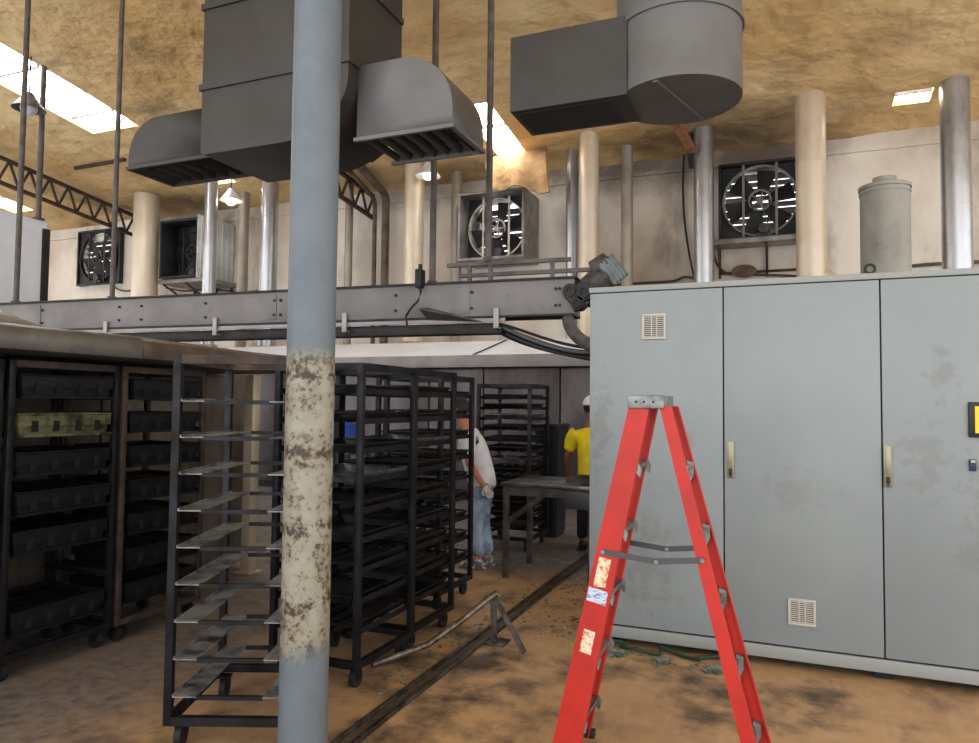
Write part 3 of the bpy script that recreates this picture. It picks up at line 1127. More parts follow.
# the three racks right of the column
levc = [1.60 - 0.165 * k for k in range(9)]
rC = make_rack('crowded black rack just right of the column', (-2.425, 3.69, 0), 0, 0.59, 0.64, levc, group='racks right of the column')
RECOL += fill_rack(rC, levc, ['sheet', 'channel', 'sheet', ('sheet', 'tinlight', 'pale worn'), 'channel', 'sheet', 'channel', 'sheet', 'channel'], 'the rack beside the column', 'dark', 'trays beside the column')
rD = make_rack('black rack second from the column, caster showing', (-2.45, 4.35, 0), 0, 0.58, 0.62, levc, group='racks right of the column')
RECOL += fill_rack(rD, levc, ['channel', 'sheet', ('sheet', 'tinlight', 'pale worn'), 'channel', 'channel', 'sheet', 'channel', 'channel', 'sheet'], 'the second rack from the column', 'dark', 'trays in the second rack')
rE = make_rack('black rack third from the column, beside the white-shirted worker', (-2.68, 5.20, 0), 0, 0.58, 0.62, levc, group='racks right of the column')
RECOL += fill_rack(rE, levc, ['sheet', 'channel', 'channel', 'channel', 'sheet', 'channel', 'channel', 'channel', 'channel'], 'the third rack from the column', 'dark', 'trays in the third rack')
# distant rack by the oven
levf = [1.61 - 0.115 * k for k in range(13)]
rF = make_rack('farthest black tray rack standing before the oven panels', (-2.79, 7.53, 0), 0, 0.62, 0.66, levf, group='racks by the oven')
RECOL += fill_rack(rF, levf, ['sheet', 'channel', ('channel', 'tinlight', 'pale worn'), 'channel', 'sheet', 'channel', ('sheet', 'tinlight', 'pale worn'), 'channel', 'channel', 'sheet', 'channel', 'channel', 'sheet'], 'the farthest rack', 'dark', 'trays in the farthest rack')
for t, m in RECOL:
    recolour(t, m)

# ------------------------------------------------------------------ ovens and hoods
ov = thing('bakery_oven', 'brown-streaked steel oven behind the tin racks on the left', 'oven', (-6.0, 3.2, 0))
mb = MB()
mb.box((-7.4, 0.4, 0.08), (-4.75, 5.5, 1.79), 0.01)
build(mb, 'body', 'ovenface', ov)
for k in range(5):
    y = 0.9 + k * 1.0
    mb = MB()
    mb.box((-4.752, y, 0.2), (-4.742, y + 0.012, 1.76))
    build(mb, 'panel_seam', 'gap', ov)
mb = MB()
mb.box((-7.3, 0.5, 0), (-4.85, 5.4, 0.08))
build(mb, 'base', 'darkbase', ov)


def hood(label, y0, y1, m, lipz0, lipz1, xr, pyr, ridge):
    t = thing('exhaust_hood', label, 'extractor hood', (xr - 0.8, (y0 + y1) / 2, lipz0), 0, 'steel hoods over the racks')
    mb = MB()
    prof = [(xr - 0.03, lipz0), (xr, lipz0 + 0.015), (xr + 0.006, (lipz0 + lipz1) / 2), (xr - 0.008, lipz1 - 0.02), (xr - 0.04, lipz1), (xr - 1.75, lipz1), (xr - 1.75, lipz0)]
    mb.prism(prof, 'y', y0, y1)
    build(mb, 'lip', m, t)
    mb = MB()
    a0, a1 = pyr
    r0, r1, rh = ridge
    mb.hull8([(xr - 1.6, a0, lipz1), (xr - 0.06, a0, lipz1), (xr - 0.06, a1, lipz1), (xr - 1.6, a1, lipz1)],
             [(xr - 1.1, r0, rh), (xr - 0.66, r0, rh), (xr - 0.66, r1, rh), (xr - 1.1, r1, rh)])
    build(mb, 'cowl', 'stainless' if m == 'hoodlip' else m, t)
    return t


hood('dull stainless hood with a sloping cowl at the left edge', 0.6, 3.36, 'hoodlip', 1.80, 1.95, -3.74, (0.8, 2.74), (1.2, 2.12, 2.31))
hood('rust-stained hood between the stainless hood and the column', 3.365, 5.2, 'hoodrust', 1.80, 1.93, -3.74, (3.45, 4.55), (3.6, 3.9, 2.02))
mb = MB()
pp = ground((253 - CX) / FPX * 6.62, 6.62)
mb.box((pp.x - 0.05, pp.y - 0.05, 0), (pp.x + 0.05, pp.y + 0.05, 1.795), 0.006)
mb.box((pp.x - 0.09, pp.y - 0.09, 0), (pp.x + 0.09, pp.y + 0.09, 0.012))
tag(build(mb, 'hood_post', 'creampipe', origin=(pp.x, pp.y, 0)), 'cream square post under the rusty hood', 'post', kind='thing')

OY = 10.6
to = thing('tunnel_oven', 'long oven with white sloping top and dark steel panels at the back', 'oven', (-4.5, OY + 1.1, 0))
OX0, OX1 = -14.6, 4.6
mb = MB()
prof = [(OY - 0.02, 2.33), (OY + 1.05, 2.66), (12.75, 2.66), (12.75, 2.31), (OY - 0.02, 2.31)]
mb.prism(prof, 'x', OX0, OX1)
build(mb, 'white_top', 'white', to)
mb = MB()
mb.box((OX0, OY - 0.05, 2.14), (OX1, OY + 0.0, 2.335), 0.006)
build(mb, 'fascia', 'fascia', to)
mb = MB()
mb.box((OX0 + 0.1, OY + 0.12, 0), (OX1 - 0.1, 12.7, 2.305))
build(mb, 'body', 'darkbase', to)
x = OX0 + 0.1
k = 0
while x < OX1 - 0.2:
    w = 1.28 if k % 2 else 0.98
    mb = MB()
    mb.box((x + 0.012, OY + 0.08, 0.12), (min(x + w, OX1 - 0.1) - 0.012, OY + 0.122, 2.13), 0.006)
    build(mb, 'panel', 'stainlessdark', to)
    x += w
    k += 1
sx_ = at(474, 345, OY).x
mb = MB()
mb.bar((sx_, OY - 0.03, 2.345), (sx_ + 0.16, OY + 1.04, 2.668), 0.03, 0.01)
build(mb, 'top_seam', 'beamdark', to)

# ------------------------------------------------------------------ flue pipes
def flue(label, px0, px1, Y, m, z0=2.66, seam=(3.6, 4.6, 5.4), bands=True, pm=None, ym=230, top=None, group='flue pipes along the back wall'):
    a, b = at(px0, ym, Y), at(px1, ym, Y)
    c = (a + b) / 2
    dist = (c - CAM).dot(FW)
    r = (px1 - px0) / 2 / FPX * dist * 0.985
    zt = (zc(Y) + 0.05) if top is None else top
    t = thing('flue_pipe', label, 'pipe', (c.x, Y, z0), 0, group)
    mb = MB()
    mb.cyl((c.x, Y, z0), (c.x, Y, zt), r, seg=28)
    build(mb, 'tube', m, t)
    if bands:
        for z in seam:
            mb = MB()
            mb.ring((c.x, Y, z), (0, 0, 1), r * 0.99, r + 0.006, 0.02, 28)
            build(mb, 'seam_band', m, t)
    mb = MB()
    mb.ring((c.x, Y, z0 + 0.015), (0, 0, 1), r * 0.9, r + 0.07, 0.03, 28)
    build(mb, 'flange', 'dullpipe', t)
    return t, c, r


flue('fat cream flue pipe beside the dark wall fan at far left', 134, 159, 11.9, 'creampipe')
flue('thin shiny flue pipe in front of the white ribbed fan box', 204, 217, 11.3, 'silverpipe')
flue('short pale flue pipe right of the white ribbed fan box', 238, 249, 12.3, 'dullpipe')
flue('shiny flue pipe just left of the painted column', 260, 278, 12.0, 'silverpipe')
flue('thin dull flue pipe just right of the painted column', 345, 353, 12.4, 'dullpipe', bands=False)
flue('fat cream flue pipe left of the torn-flap fan', 404, 424, 11.9, 'creampipe', seam=(3.4, 4.7))
flue('thin dull flue pipe touching the left side of the torn-flap fan', 451, 462, 12.6, 'dullpipe')
flue('slim bluish flue pipe right of the torn-flap fan', 566, 578, 12.3, 'silverpipe')
flue('fat cream flue pipe behind the gear motor', 579, 599, 11.8, 'creampipe', seam=(3.3, 4.6))
flue('slim dull flue pipe standing alone in mid wall', 621, 633, 12.4, 'dullpipe')
flue('shiny flue pipe left of the sooty wall fan', 694, 714, 12.2, 'silverpipe', seam=(3.5, 5.2))
tt, c_, r_ = flue('widest cream flue pipe right of the sooty wall fan', 797, 826, 11.6, 'creampipe', seam=(3.35, 4.1, 5.2))
mb = MB()
mb.cyl((c_.x + r_ * 0.5, 11.6, 3.55), (c_.x + 0.85, 11.6, 2.75), 0.13, seg=20)
build(mb, 'branch', 'creampipe', tt)
flue('shiny flue pipe at the right edge of the picture', 943, 970, 11.7, 'silverpipe', seam=(3.4, 4.4), ym=200)
# tank behind the cabinet
ta = at(860, 230, 8.0)
tb = at(911, 230, 8.0)
tcx, tr = (ta.x + tb.x) / 2, (tb.x - ta.x) / 2
tz = at(885, 184, 8.0).z
tk = thing('cylindrical_tank', 'tall zinc-grey cylindrical tank rising behind the cabinet', 'tank', (tcx, 8.0, 0))
mb = MB()
mb.cyl((tcx, 8.0, 0), (tcx, 8.0, tz - 0.05), tr, seg=44)
build(mb, 'shell', 'tank', tk)
mb = MB()
mb.ring((tcx, 8.0, tz - 0.045), (0, 0, 1), tr * 0.98, tr + 0.014, 0.035, 44)
mb.ring((tcx, 8.0, tz - 0.10), (0, 0, 1), tr * 0.98, tr + 0.008, 0.015, 44)
build(mb, 'rim_band', 'tank', tk)
mb = MB()
mb.cyl((tcx, 8.0, tz - 0.05), (tcx, 8.0, tz + 0.01), tr * 0.97, tr * 0.55, seg=44)
mb.cyl((tcx, 8.0, tz + 0.008), (tcx, 8.0, tz + 0.06), tr * 0.48, seg=32)
build(mb, 'lid', 'tank', tk)
# two bent brown pipes on the wall right of the column
for i, (px, bend, lab) in enumerate(((375, 196, 'thin brown bent pipe climbing the wall, left one of the pair'), (386, 192, 'thicker brown bent pipe climbing the wall, right one of the pair'))):
    Y = 12.7
    p0 = at(px, 282, Y)
    p1 = at(px, bend + 8, Y)
    p2 = at(px - 32, bend - 28, 11.4)
    pts = [Vector((p1.x, Y, 2.7))]
    pts += [Vector((p1.x, Y, p1.z - 0.05)), p1 + Vector((0, -0.01, 0.03))]
    d = (p2 - p1)
    pts += [p1 + d * 0.04 + Vector((0, 0, 0.07)), p1 + d * 0.12 + Vector((0, 0, 0.10)), p2 + Vector((0, 0, 0.08)), p2 + d * 0.6]
    pts[-1].z = min(pts[-1].z, zc(pts[-1].y) - 0.02)
    mb = MB()
    mb.tube(pts, 0.045 + 0.035 * i, 12)
    tag(build(mb, 'bent_pipe', 'rustpipe', origin=pts[0]), lab, 'pipe', 'bent pipes right of the column', 'thing')

# ------------------------------------------------------------------ wall fans
def wall_fan(label, x0, x1, z0, z1, depth, body='fanbox', ringm='fanlight', inner='fandark', blades=6, sidepanel=None):
    yf = WALLY - depth
    t = thing('wall_fan', label, 'fan', ((x0 + x1) / 2, WALLY - 0.002, z0), 0, 'extractor fans in the back wall')
    w = 0.045
    mb = MB()
    for lo, hi in (((x0, yf, z0), (x1, WALLY - 0.004, z0 + w)), ((x0, yf, z1 - w), (x1, WALLY - 0.004, z1)),
                   ((x0, yf, z0 + w), (x0 + w, WALLY - 0.004, z1 - w)), ((x1 - w, yf, z0 + w), (x1, WALLY - 0.004, z1 - w))):
        mb.box(lo, hi, 0.004)
    build(mb, 'housing', body, t)
    cx, cz = (x0 + x1) / 2, (z0 + z1) / 2
    R = min(x1 - x0, z1 - z0) / 2 - 0.07
    yr = yf + max(0.03, depth * 0.45)
    # orifice plate with a round hole
    mb = MB()
    N = 40
    circ = [mb.bm.verts.new((cx + R * math.cos(2 * PI * i / N), yr, cz + R * math.sin(2 * PI * i / N))) for i in range(N)]
    def edge(i):
        a = 2 * PI * i / N
        c, s = math.cos(a), math.sin(a)
        k = min(((x1 - x0) / 2 - w) / max(abs(c), 1e-6), ((z1 - z0) / 2 - w) / max(abs(s), 1e-6))
        return (cx + c * k, yr, cz + s * k)
    rim = [mb.bm.verts.new(edge(i)) for i in range(N)]
    for i in range(N):
        j = (i + 1) % N
        mb.bm.faces.new((circ[i], circ[j], rim[j], rim[i]))
    build(mb, 'orifice_plate', inner, t, smooth=False)
    mb = MB()
    mb.ring((cx, yr - 0.02, cz), (0, 1, 0), R - 0.012, R + 0.014, 0.09, 44)
    build(mb, 'orifice_ring', ringm, t)
    for k in range(blades):
        a = 2 * PI * k / blades + 0.3
        ca, sa = math.cos(a), math.sin(a)
        rad, tan = Vector((ca, 0, sa)), Vector((-sa, 0, ca))
        mb = MB()
        q = []
        for (rr, hw, yo) in ((0.12, 0.07, 0.02), (R * 0.92, 0.17, 0.07)):
            p = Vector((cx, yr + 0.05, cz)) + rad * rr
            q.append((p - tan * hw + Vector((0, -yo, 0)), p + tan * hw + Vector((0, yo, 0))))
        o = Vector((0, 0.006, 0))
        mb.hull8([q[0][0], q[0][1], q[1][1], q[1][0]], [q[0][0] + o, q[0][1] + o, q[1][1] + o, q[1][0] + o])
        build(mb, 'blade', inner, t)
    mb = MB()
    mb.ring((cx, yr - 0.07, cz), (0, 1, 0), 0.155, 0.185, 0.03, 30)
    for k in range(5):
        a = 2 * PI * k / 5
        mb.bar((cx, yr - 0.07, cz), (cx + 0.165 * math.cos(a), yr - 0.07, cz + 0.165 * math.sin(a)), 0.02, 0.02, (0, 1, 0))
    mb.cyl((cx, yr - 0.09, cz), (cx, yr + 0.06, cz), 0.045, seg=16)
    build(mb, 'pulley', ringm, t)
    for s in (-1, 1):
        mb = MB()
        mb.box((cx + s * 0.26 - 0.02, yr - 0.10, z0 + w), (cx + s * 0.26 + 0.02, yr - 0.085, z1 - w))
        build(mb, 'upright', ringm, t)
    mb = MB()
    mb.cyl((cx + 0.06, yr - 0.16, z0 + 0.17), (cx + 0.06, yr + 0.02, z0 + 0.17), 0.085, seg=18)
    mb.box((cx - 0.06, yr - 0.12, z0 + w), (cx + 0.18, yr, z0 + 0.10))
    build(mb, 'motor', 'motor', t)
    mb = MB()
    for s in (-1, 1):
        mb.bar((cx + s * 0.16, yr - 0.08, cz), (cx + 0.06 + s * 0.05, yr - 0.08, z0 + 0.17), 0.02, 0.012, (0, 1, 0))
    build(mb, 'belt', 'cable', t)
    n = 9
    for k in range(n):
        z = z0 + 0.1 + (z1 - z0 - 0.2) * (k + 0.5) / n
        mb = MB()
        sl_h = (z1 - z0 - 0.2) / n
        mb.bar((x0 + 0.06, WALLY + 0.12, z), (x1 - 0.06, WALLY + 0.12, z), 0.008, sl_h * (0.97 if k not in (2, 4, 5, 7) else 0.72), (0, -0.35, 0.94))
        build(mb, 'louvre_slat', 'louvre', t)
    return t


a = FAN['dark']
wall_fan('small dark wall fan at far left, light through its louvres', *a, 0.12, body='fandark', ringm='fandark')
a = FAN['shroud']
t = wall_fan('sooty wall fan in a deep white ribbed box', *a, 1.1, body='fandark', ringm='fandark')
mb = MB()
mb.box((a[1] + 0.001, WALLY - 1.12, a[2] - 0.03), (a[1] + 0.02, WALLY - 0.01, a[3] + 0.05))
for k in range(7):
    y = WALLY - 1.05 + k * 0.16
    mb.box((a[1] + 0.02, y, a[2] - 0.02), (a[1] + 0.045, y + 0.05, a[3] + 0.04), 0.005)
build(mb, 'side_panel', 'whitebox', t)
a = FAN['torn']
wall_fan('pale metal wall fan below the torn insulation flap', *a, 0.85, inner='fandark')
a = FAN['sooty']
wall_fan('large sooty wall fan left of the widest cream pipe', *a, 0.30, body='fandark', ringm='louvre', inner='fandark')
# bracket ledges below three of the fans
for key, lab, ex_ in (('sooty', 'steel bracket frame below the large sooty fan', 0.45), ('shroud', 'steel bracket frame below the white ribbed fan box', 1.0), ):
    x0, x1, z0, z1 = FAN[key]
    t = thing('fan_bracket', lab, 'bracket', ((x0 + x1) / 2, WALLY - 0.01, z0 - 0.55), 0, 'brackets under the wall fans')
    mb = MB()
    yb = WALLY - ex_
    mb.box((x0 - 0.1, yb - 0.02, z0 - 0.09), (x1 + 0.15, WALLY - 0.01, z0 - 0.006), 0.004)
    build(mb, 'ledge', 'fanbox', t)
    for xx in (x0, (x0 + x1) / 2 + 0.1, x1):
        mb = MB()
        mb.box((xx - 0.02, WALLY - 0.05, z0 - 0.6), (xx + 0.02, WALLY - 0.01, z0 - 0.09))
        mb.bar((xx, yb + 0.04, z0 - 0.10), (xx, WALLY - 0.03, z0 - 0.5), 0.03, 0.03)
        build(mb, 'strut', 'truss', t)
    mb = MB()
    mb.box((x0 - 0.02, WALLY - 0.05, z0 - 0.53), (x1 + 0.02, WALLY - 0.01, z0 - 0.49))
    build(mb, 'cross_rail', 'truss', t)

# torn insulation flap hanging beside the skylight
p = [at(478, 150, 11.9), at(546, 147, 11.9), at(551, 188, 11.7), at(534, 191, 11.7), at(523, 184, 11.75), at(492, 176, 11.8), at(480, 172, 11.8)]
mb = MB()
NU, NV = 16, 8
grid = []
for i in range(NU + 1):
    u = i / NU
    colv = []
    topp = at(486 + 60 * u, 158 - 11 * u, 11.95)
    topp.z = min(topp.z, zc(topp.y) + 0.02)
    bot = at(489 + 62 * u, 186 + 6 * u + 2.5 * math.sin(u * 9), 11.6)
    for j in range(NV + 1):
        v = j / NV
        q = topp.lerp(bot, v)
        q.y += 0.09 * math.sin(u * 11) * v - 0.08 * math.sin(v * 3)
        colv.append(q)
    grid.append(colv)
for lay in (0, 1):
    pass
V0 = [[mb.bm.verts.new(q) for q in c] for c in grid]
V1 = [[mb.bm.verts.new(q + Vector((0, 0.05, 0.0))) for q in c] for c in grid]
for i in range(NU):
    for j in range(NV):
        mb.bm.faces.new((V0[i][j], V0[i + 1][j], V0[i + 1][j + 1], V0[i][j + 1]))
        mb.bm.faces.new((V1[i][j], V1[i + 1][j], V1[i + 1][j + 1], V1[i][j + 1]))
for i in range(NU):
    for j in (0, NV):
        mb.bm.faces.new((V0[i][j], V0[i + 1][j], V1[i + 1][j], V1[i][j]))
for j in range(NV):
    for i in (0, NU):
        mb.bm.faces.new((V0[i][j], V0[i][j + 1], V1[i][j + 1], V1[i][j]))
tag(build(mb, 'insulation_flap', 'foam_flap', origin=grid[NU // 2][0]), 'torn tan insulation flap hanging below the middle skylight', 'insulation', kind='thing')
# ------------------------------------------------------------------ roof trusses
def truss(label, X, y0, y1):
    t = thing('roof_truss', label, 'truss', (X, y1, zc(y1) - 0.6), 0, 'lattice roof trusses')
    def top(y):
        return Vector((X, y, zc(y) - 0.09))
    def bot(y):
        return Vector((X, y, zc(y) - 0.55 + (y - y1) * 0.01))
    for nm, fn in (('top_chord', top), ('bottom_chord', bot)):
        mb = MB()
        mb.bar(fn(y0), fn(y1), 0.07, 0.07)
        build(mb, nm, 'truss', t)
    n = int((y1 - y0) / 0.42)
    for i in range(n):
        ya, yb = y0 + (y1 - y0) * i / n, y0 + (y1 - y0) * (i + 1) / n
        ym = (ya + yb) / 2
        for (p, q) in ((top(ya), bot(ym)), (bot(ym), top(yb))):
            mb = MB()
            mb.bar(p, q, 0.04, 0.04, (1, 0, 0))
            build(mb, 'web_bar', 'truss', t)
    return t


xt = at(150, 212, WALLY).x
truss('rusty lattice truss under the ceiling at far left', xt, 6.5, WALLY - 0.02)
truss('rusty lattice truss end behind the painted column', at(374, 200, WALLY).x, 10.6, WALLY - 0.02)
mb = MB()
q0, q1 = atc(75, 166), atc(125, 157)
q0.z -= 0.05
q1.z -= 0.05
mb.bar(q0, q1, 0.06, 0.06)
tag(build(mb, 'ceiling_bar', 'truss', origin=q0), 'thin rusty bar across the ceiling left of the big duct', 'bar', kind='thing')

# ------------------------------------------------------------------ overhead ducts
ZDB = 3.63
dk = thing('air_duct', 'large grey air duct with two side outlets behind the column top', 'air duct', (-3.8, 5.0, 6.9))
TX0, TX1, TY0, TY1 = -4.56, -3.10, 4.62, 5.44
mb = MB()
N = 10
prof = [(TX0, zc(5)), (TX0, ZDB + 0.02), (TX0 + 0.03, ZDB)]
for i in range(N + 1):
    a = PI / 2 * i / N
    prof.append((TX1 - 0.62 + 0.62 * math.sin(a), ZDB + 0.45 * (1 - math.cos(a))))
prof += [(TX1, zc(5))]
mb.prism(prof, 'y', TY0, TY1)
build(mb, 'trunk', 'duct', dk)
for z in (ZDB + 0.55, ZDB + 1.25, ZDB + 1.95):
    mb = MB()
    for lo, hi in (((TX0 - 0.02, TY0 - 0.02, z), (TX1 + 0.02, TY0, z + 0.05)), ((TX0 - 0.02, TY0, z), (TX0, TY1, z + 0.05)), ((TX1, TY0, z), (TX1 + 0.02, TY1, z + 0.05))):
        mb.box(lo, hi)
    build(mb, 'joint_flange', 'duct', dk)


def outlet(parent, xs, xe, y0, y1, ztop, zbot, m, slats=7):
    """elbow from the trunk at xs turning down to an opening near xe"""
    sgn = 1 if xe > xs else -1
    R = min(abs(xe - xs) * 0.62, (ztop - zbot) * 0.75)
    xcorner = xe - sgn * R
    prof = [(xs, ztop)]
    for i in range(9):
        a = PI / 2 * i / 8
        prof.append((xcorner + sgn * R * math.sin(a), (ztop - R) + R * math.cos(a) if ztop - R > zbot else zbot + (ztop - zbot) * math.cos(a)))
    prof.append((xe, zbot))
    mb = MB()
    # side walls and curved back, open underneath
    inner = [(xs, zbot)]
    A = [mb.bm.verts.new((p[0], y0, p[1])) for p in prof]
    B = [mb.bm.verts.new((p[0], y1, p[1])) for p in prof]
    a0 = mb.bm.verts.new((xs, y0, zbot))
    b0 = mb.bm.verts.new((xs, y1, zbot))
    for i in range(len(prof) - 1):
        mb.bm.faces.new((A[i], A[i + 1], B[i + 1], B[i]))
    mb.bm.faces.new(A + [a0])
    mb.bm.faces.new(list(reversed(B)) + [b0])
    o = build(mb, 'outlet_elbow', m, parent)
    sm = o.modifiers.new('Solidify', 'SOLIDIFY')
    sm.thickness = 0.012
    sm.offset = 0
    mb = MB()
    mb.box((min(xs, xe) + 0.03, y0 + 0.02, zbot + 0.10), (max(xs, xe) - 0.03, y1 - 0.02, zbot + 0.12))
    build(mb, 'outlet_lining', 'ductin', o)
    for k in range(slats):
        x = xs + (xe - xs) * (k + 0.5) / slats
        mb = MB()
        mb.bar((x, y0 + 0.01, zbot + 0.03), (x, y1 - 0.01, zbot + 0.03), 0.006, 0.06, (0.5, 0, 0.86))
        build(mb, 'grille_slat', 'duct', o)
    mb = MB()
    zf = zbot
    for lo, hi in (((min(xs, xe) - 0.02, y0 - 0.02, zf - 0.012), (max(xs, xe) + 0.02, y0 + 0.01, zf + 0.018)), ((min(xs, xe) - 0.02, y1 - 0.01, zf - 0.012), (max(xs, xe) + 0.02, y1 + 0.02, zf + 0.018)),
                   ((xe - 0.02, y0, zf - 0.012), (xe + 0.02, y1, zf + 0.018))):
        mb.box(lo, hi)
    build(mb, 'outlet_frame', m, o)
    return o


lx = at(129, 169, 4.85)
lt = at(192, 114, 4.85)
outlet(dk, TX0, lx.x, 4.85, 5.38, lt.z + 0.03, lx.z, 'duct')
rx_ = at(452, 130, 4.76)
rt_ = at(450, 96, 4.78)
outlet(dk, TX1, rx_.x, 4.76, 5.34, rx_.z + 0.62, at(420, 131, 4.76).z, 'ductlight')
fa, fb, fc, fd = at(346, 139, 5.3), at(372, 163, 5.5), at(388, 151, 5.55), at(362, 138, 5.35)
mb = MB()
o = Vector((0, 0.01, 0.012))
mb.hull8([fa, fb, fc, fd], [fa + o, fb + o, fc + o, fd + o])
build(mb, 'deflector', 'duct', dk)

dk2 = thing('air_duct', 'round grey air duct with one box outlet at upper middle', 'air duct', (-0.67, 5.1, 6.9))
cx2 = at(678, 100, 5.1).x
mb = MB()
mb.cyl((cx2, 5.12, 3.70), (cx2, 5.12, zc(5.12)), 0.43, seg=48)
build(mb, 'trunk', 'ductlight', dk2)
for z in (4.2, 4.9, 5.6):
    mb = MB()
    mb.ring((cx2, 5.12, z), (0, 0, 1), 0.428, 0.445, 0.04, 48)
    build(mb, 'joint_band', 'ductlight', dk2)
lb = at(510, 112, 4.8)
mb = MB()
mb.hull8([(lb.x, 4.80, lb.z), (cx2 - 0.3, 4.80, lb.z), (cx2 - 0.3, 5.3, lb.z), (lb.x, 5.3, lb.z)],
         [(lb.x, 4.80, lb.z + 0.55), (cx2 - 0.3, 4.80, lb.z + 0.55), (cx2 - 0.3, 5.3, lb.z + 0.55), (lb.x, 5.3, lb.z + 0.55)])
build(mb, 'outlet_box', 'duct', dk2)
mb = MB()
mb.box((lb.x + 0.04, 4.85, lb.z - 0.006), (cx2 - 0.42, 5.25, lb.z + 0.002))
build(mb, 'outlet_opening', 'ductin', dk2)
mb = MB()
mb.bar((cx2 - 0.1, 4.72, 3.694), (cx2 + 0.12, 5.5, 3.694), 0.03, 0.012)
build(mb, 'strap', 'ductlight', dk2)
# a round neck under the duct, right beside the cream pipe at the top of the picture
# ------------------------------------------------------------------ overhead conveyor
PR = at(574, 315, 6.2)
PLd = ground((0 - CX) / FPX * 8.6, 8.6)
dv = Vector((PR.x - PLd.x, PR.y - PLd.y, 0)).normalized()
CROT = math.atan2(dv.y, dv.x)
zb_, zt_ = at(490, 315.5, 6.1).z, at(490, 281, 6.1).z
BH = zt_ - zb_
cv = thing('overhead_conveyor', 'long grey overhead conveyor beam crossing behind the column', 'conveyor', (PR.x, PR.y, zb_), CROT)


def cvx(px, off=0.0):
    d = ray(px, 300)
    # intersect the plan line of the beam face
    n = Vector((-dv.y, dv.x, 0))
    t = (Vector((PR.x, PR.y, 0)) - Vector((CAM.x, CAM.y, 0)) + n * off).dot(n) / d.dot(n)
    q = CAM + d * t
    return (Vector((q.x, q.y, 0)) - Vector((PR.x, PR.y, 0))).dot(dv)


CL = -10.2
mb = MB()
mb.box((CL, 0, 0), (0, 0.28, BH), 0.004)
build(mb, 'beam', 'beam', cv, local=True)
mb = MB()
mb.box((CL, -0.025, BH - 0.002), (0.02, 0.30, BH + 0.016))
mb.box((CL, -0.012, -0.014), (0.0, 0.29, 0.004))
build(mb, 'flange', 'beamdark', cv, local=True)
for px in (40, 275, 468):
    x = cvx(px)
    mb = MB()
    mb.box((x - 0.16, -0.008, 0.03), (x + 0.02, 0.002, BH - 0.03), 0.002)
    build(mb, 'splice_plate', 'beam', cv, local=True)
for px in (43, 120, 142, 206, 275, 281, 396, 472, 556, 560):
    x = cvx(px)
    for z in (0.08, BH - 0.09):
        mb = MB()
        mb.cyl((x, -0.016, z), (x, 0.0, z), 0.014, seg=10)
        build(mb, 'bolt', 'beamdark', cv, local=True)
zk0, zk1 = at(420, 334.5, 6.1).z - zb_, at(420, 324.2, 6.1).z - zb_
mb = MB()
mb.box((CL, 0.05, zk0), (cvx(500), 0.22, zk1), 0.004)
build(mb, 'cable_track', 'beamdark', cv, local=True)
mb = MB()
mb.box((CL, 0.0, zk1 + 0.004), (cvx(505), 0.03, -0.018))
build(mb, 'pale_strip', 'fascia', cv, local=True)
for px in (108, 217, 346, 497):
    x = cvx(px)
    mb = MB()
    mb.box((x - 0.025, -0.02, zk0 + 0.04), (x + 0.025, 0.05, zk0 + 0.055))
    mb.box((x - 0.025, -0.03, zk0 + 0.04), (x + 0.025, -0.012, 0.07), 0.002)
    build(mb, 'hanger_bracket', 'bracket', cv, local=True)
x0, x1 = cvx(428), cvx(482)
mb = MB()
mb.hull8([(x0, -0.20, 0.06), (x1, -0.02, -0.05), (x1, -0.01, -0.05), (x0, -0.01, -0.02)], [(x0, -0.20, 0.066), (x1, -0.02, -0.044), (x1, -0.01, -0.044), (x0, -0.01, 0.10)])
build(mb, 'deflector', 'rod', cv, local=True)
# guard rail standing on the beam
ga, gb = cvx(447, .12), cvx(576, .12)
z1, z2 = at(510, 263, 6.3).z - zb_, at(510, 274, 6.3).z - zb_
for (a_, b_, z) in ((ga, gb - 0.05, z1), (ga + 0.12, gb + 0.18, z2)):
    mb = MB()
    mb.box((a_, 0.10, z - 0.018), (b_, 0.14, z + 0.018))
    build(mb, 'guard_rail', 'rod', cv, local=True)
for px in (465, 486, 549, 572):
    x = cvx(px)
    mb = MB()
    mb.box((x - 0.018, 0.105, BH), (x + 0.018, 0.135, z1 if px < 570 else z2))
    build(mb, 'rail_post', 'rod', cv, local=True)
# gear motor at the right end
mo = at(580, 296, 6.3)
me_ = at(618, 266, 6.45)
ax = (me_ - mo).normalized()
mb = MB()
mb.cyl(mo + ax * 0.02, mo + ax * 0.30, 0.115, 0.125, seg=24)
mb.box((-0.13, -0.12, -0.10), (0.13, 0.12, 0.10), 0.02, Matrix.Translation(mo) @ ax.to_track_quat('X', 'Z').to_matrix().to_4x4())
gm = build(mb, 'gear_motor', 'motor', cv)
mb = MB()
Mq = Matrix.Translation(mo + ax * 0.36) @ ax.to_track_quat('X', 'Z').to_matrix().to_4x4()
mb.box((-0.09, -0.12, -0.115), (0.09, 0.12, 0.115), 0.02, Mq)
for k in range(5):
    mb.box((-0.07 + k * 0.035, -0.125, -0.12), (-0.06 + k * 0.035, 0.125, 0.12), 0, Mq)
build(mb, 'motor_cover', 'motorgrey', gm)
mb = MB()
jb = at(600, 264, 6.35)
mb.box((-0.085, -0.07, -0.06), (0.085, 0.07, 0.06), 0.02, Matrix.Translation(jb) @ Matrix.Rotation(-0.5, 4, 'Y'))
mb.cyl(jb + Vector((-0.02, 0, -0.12)), jb, 0.05, seg=14)
build(mb, 'terminal_box', 'motor', gm)
mb = MB()
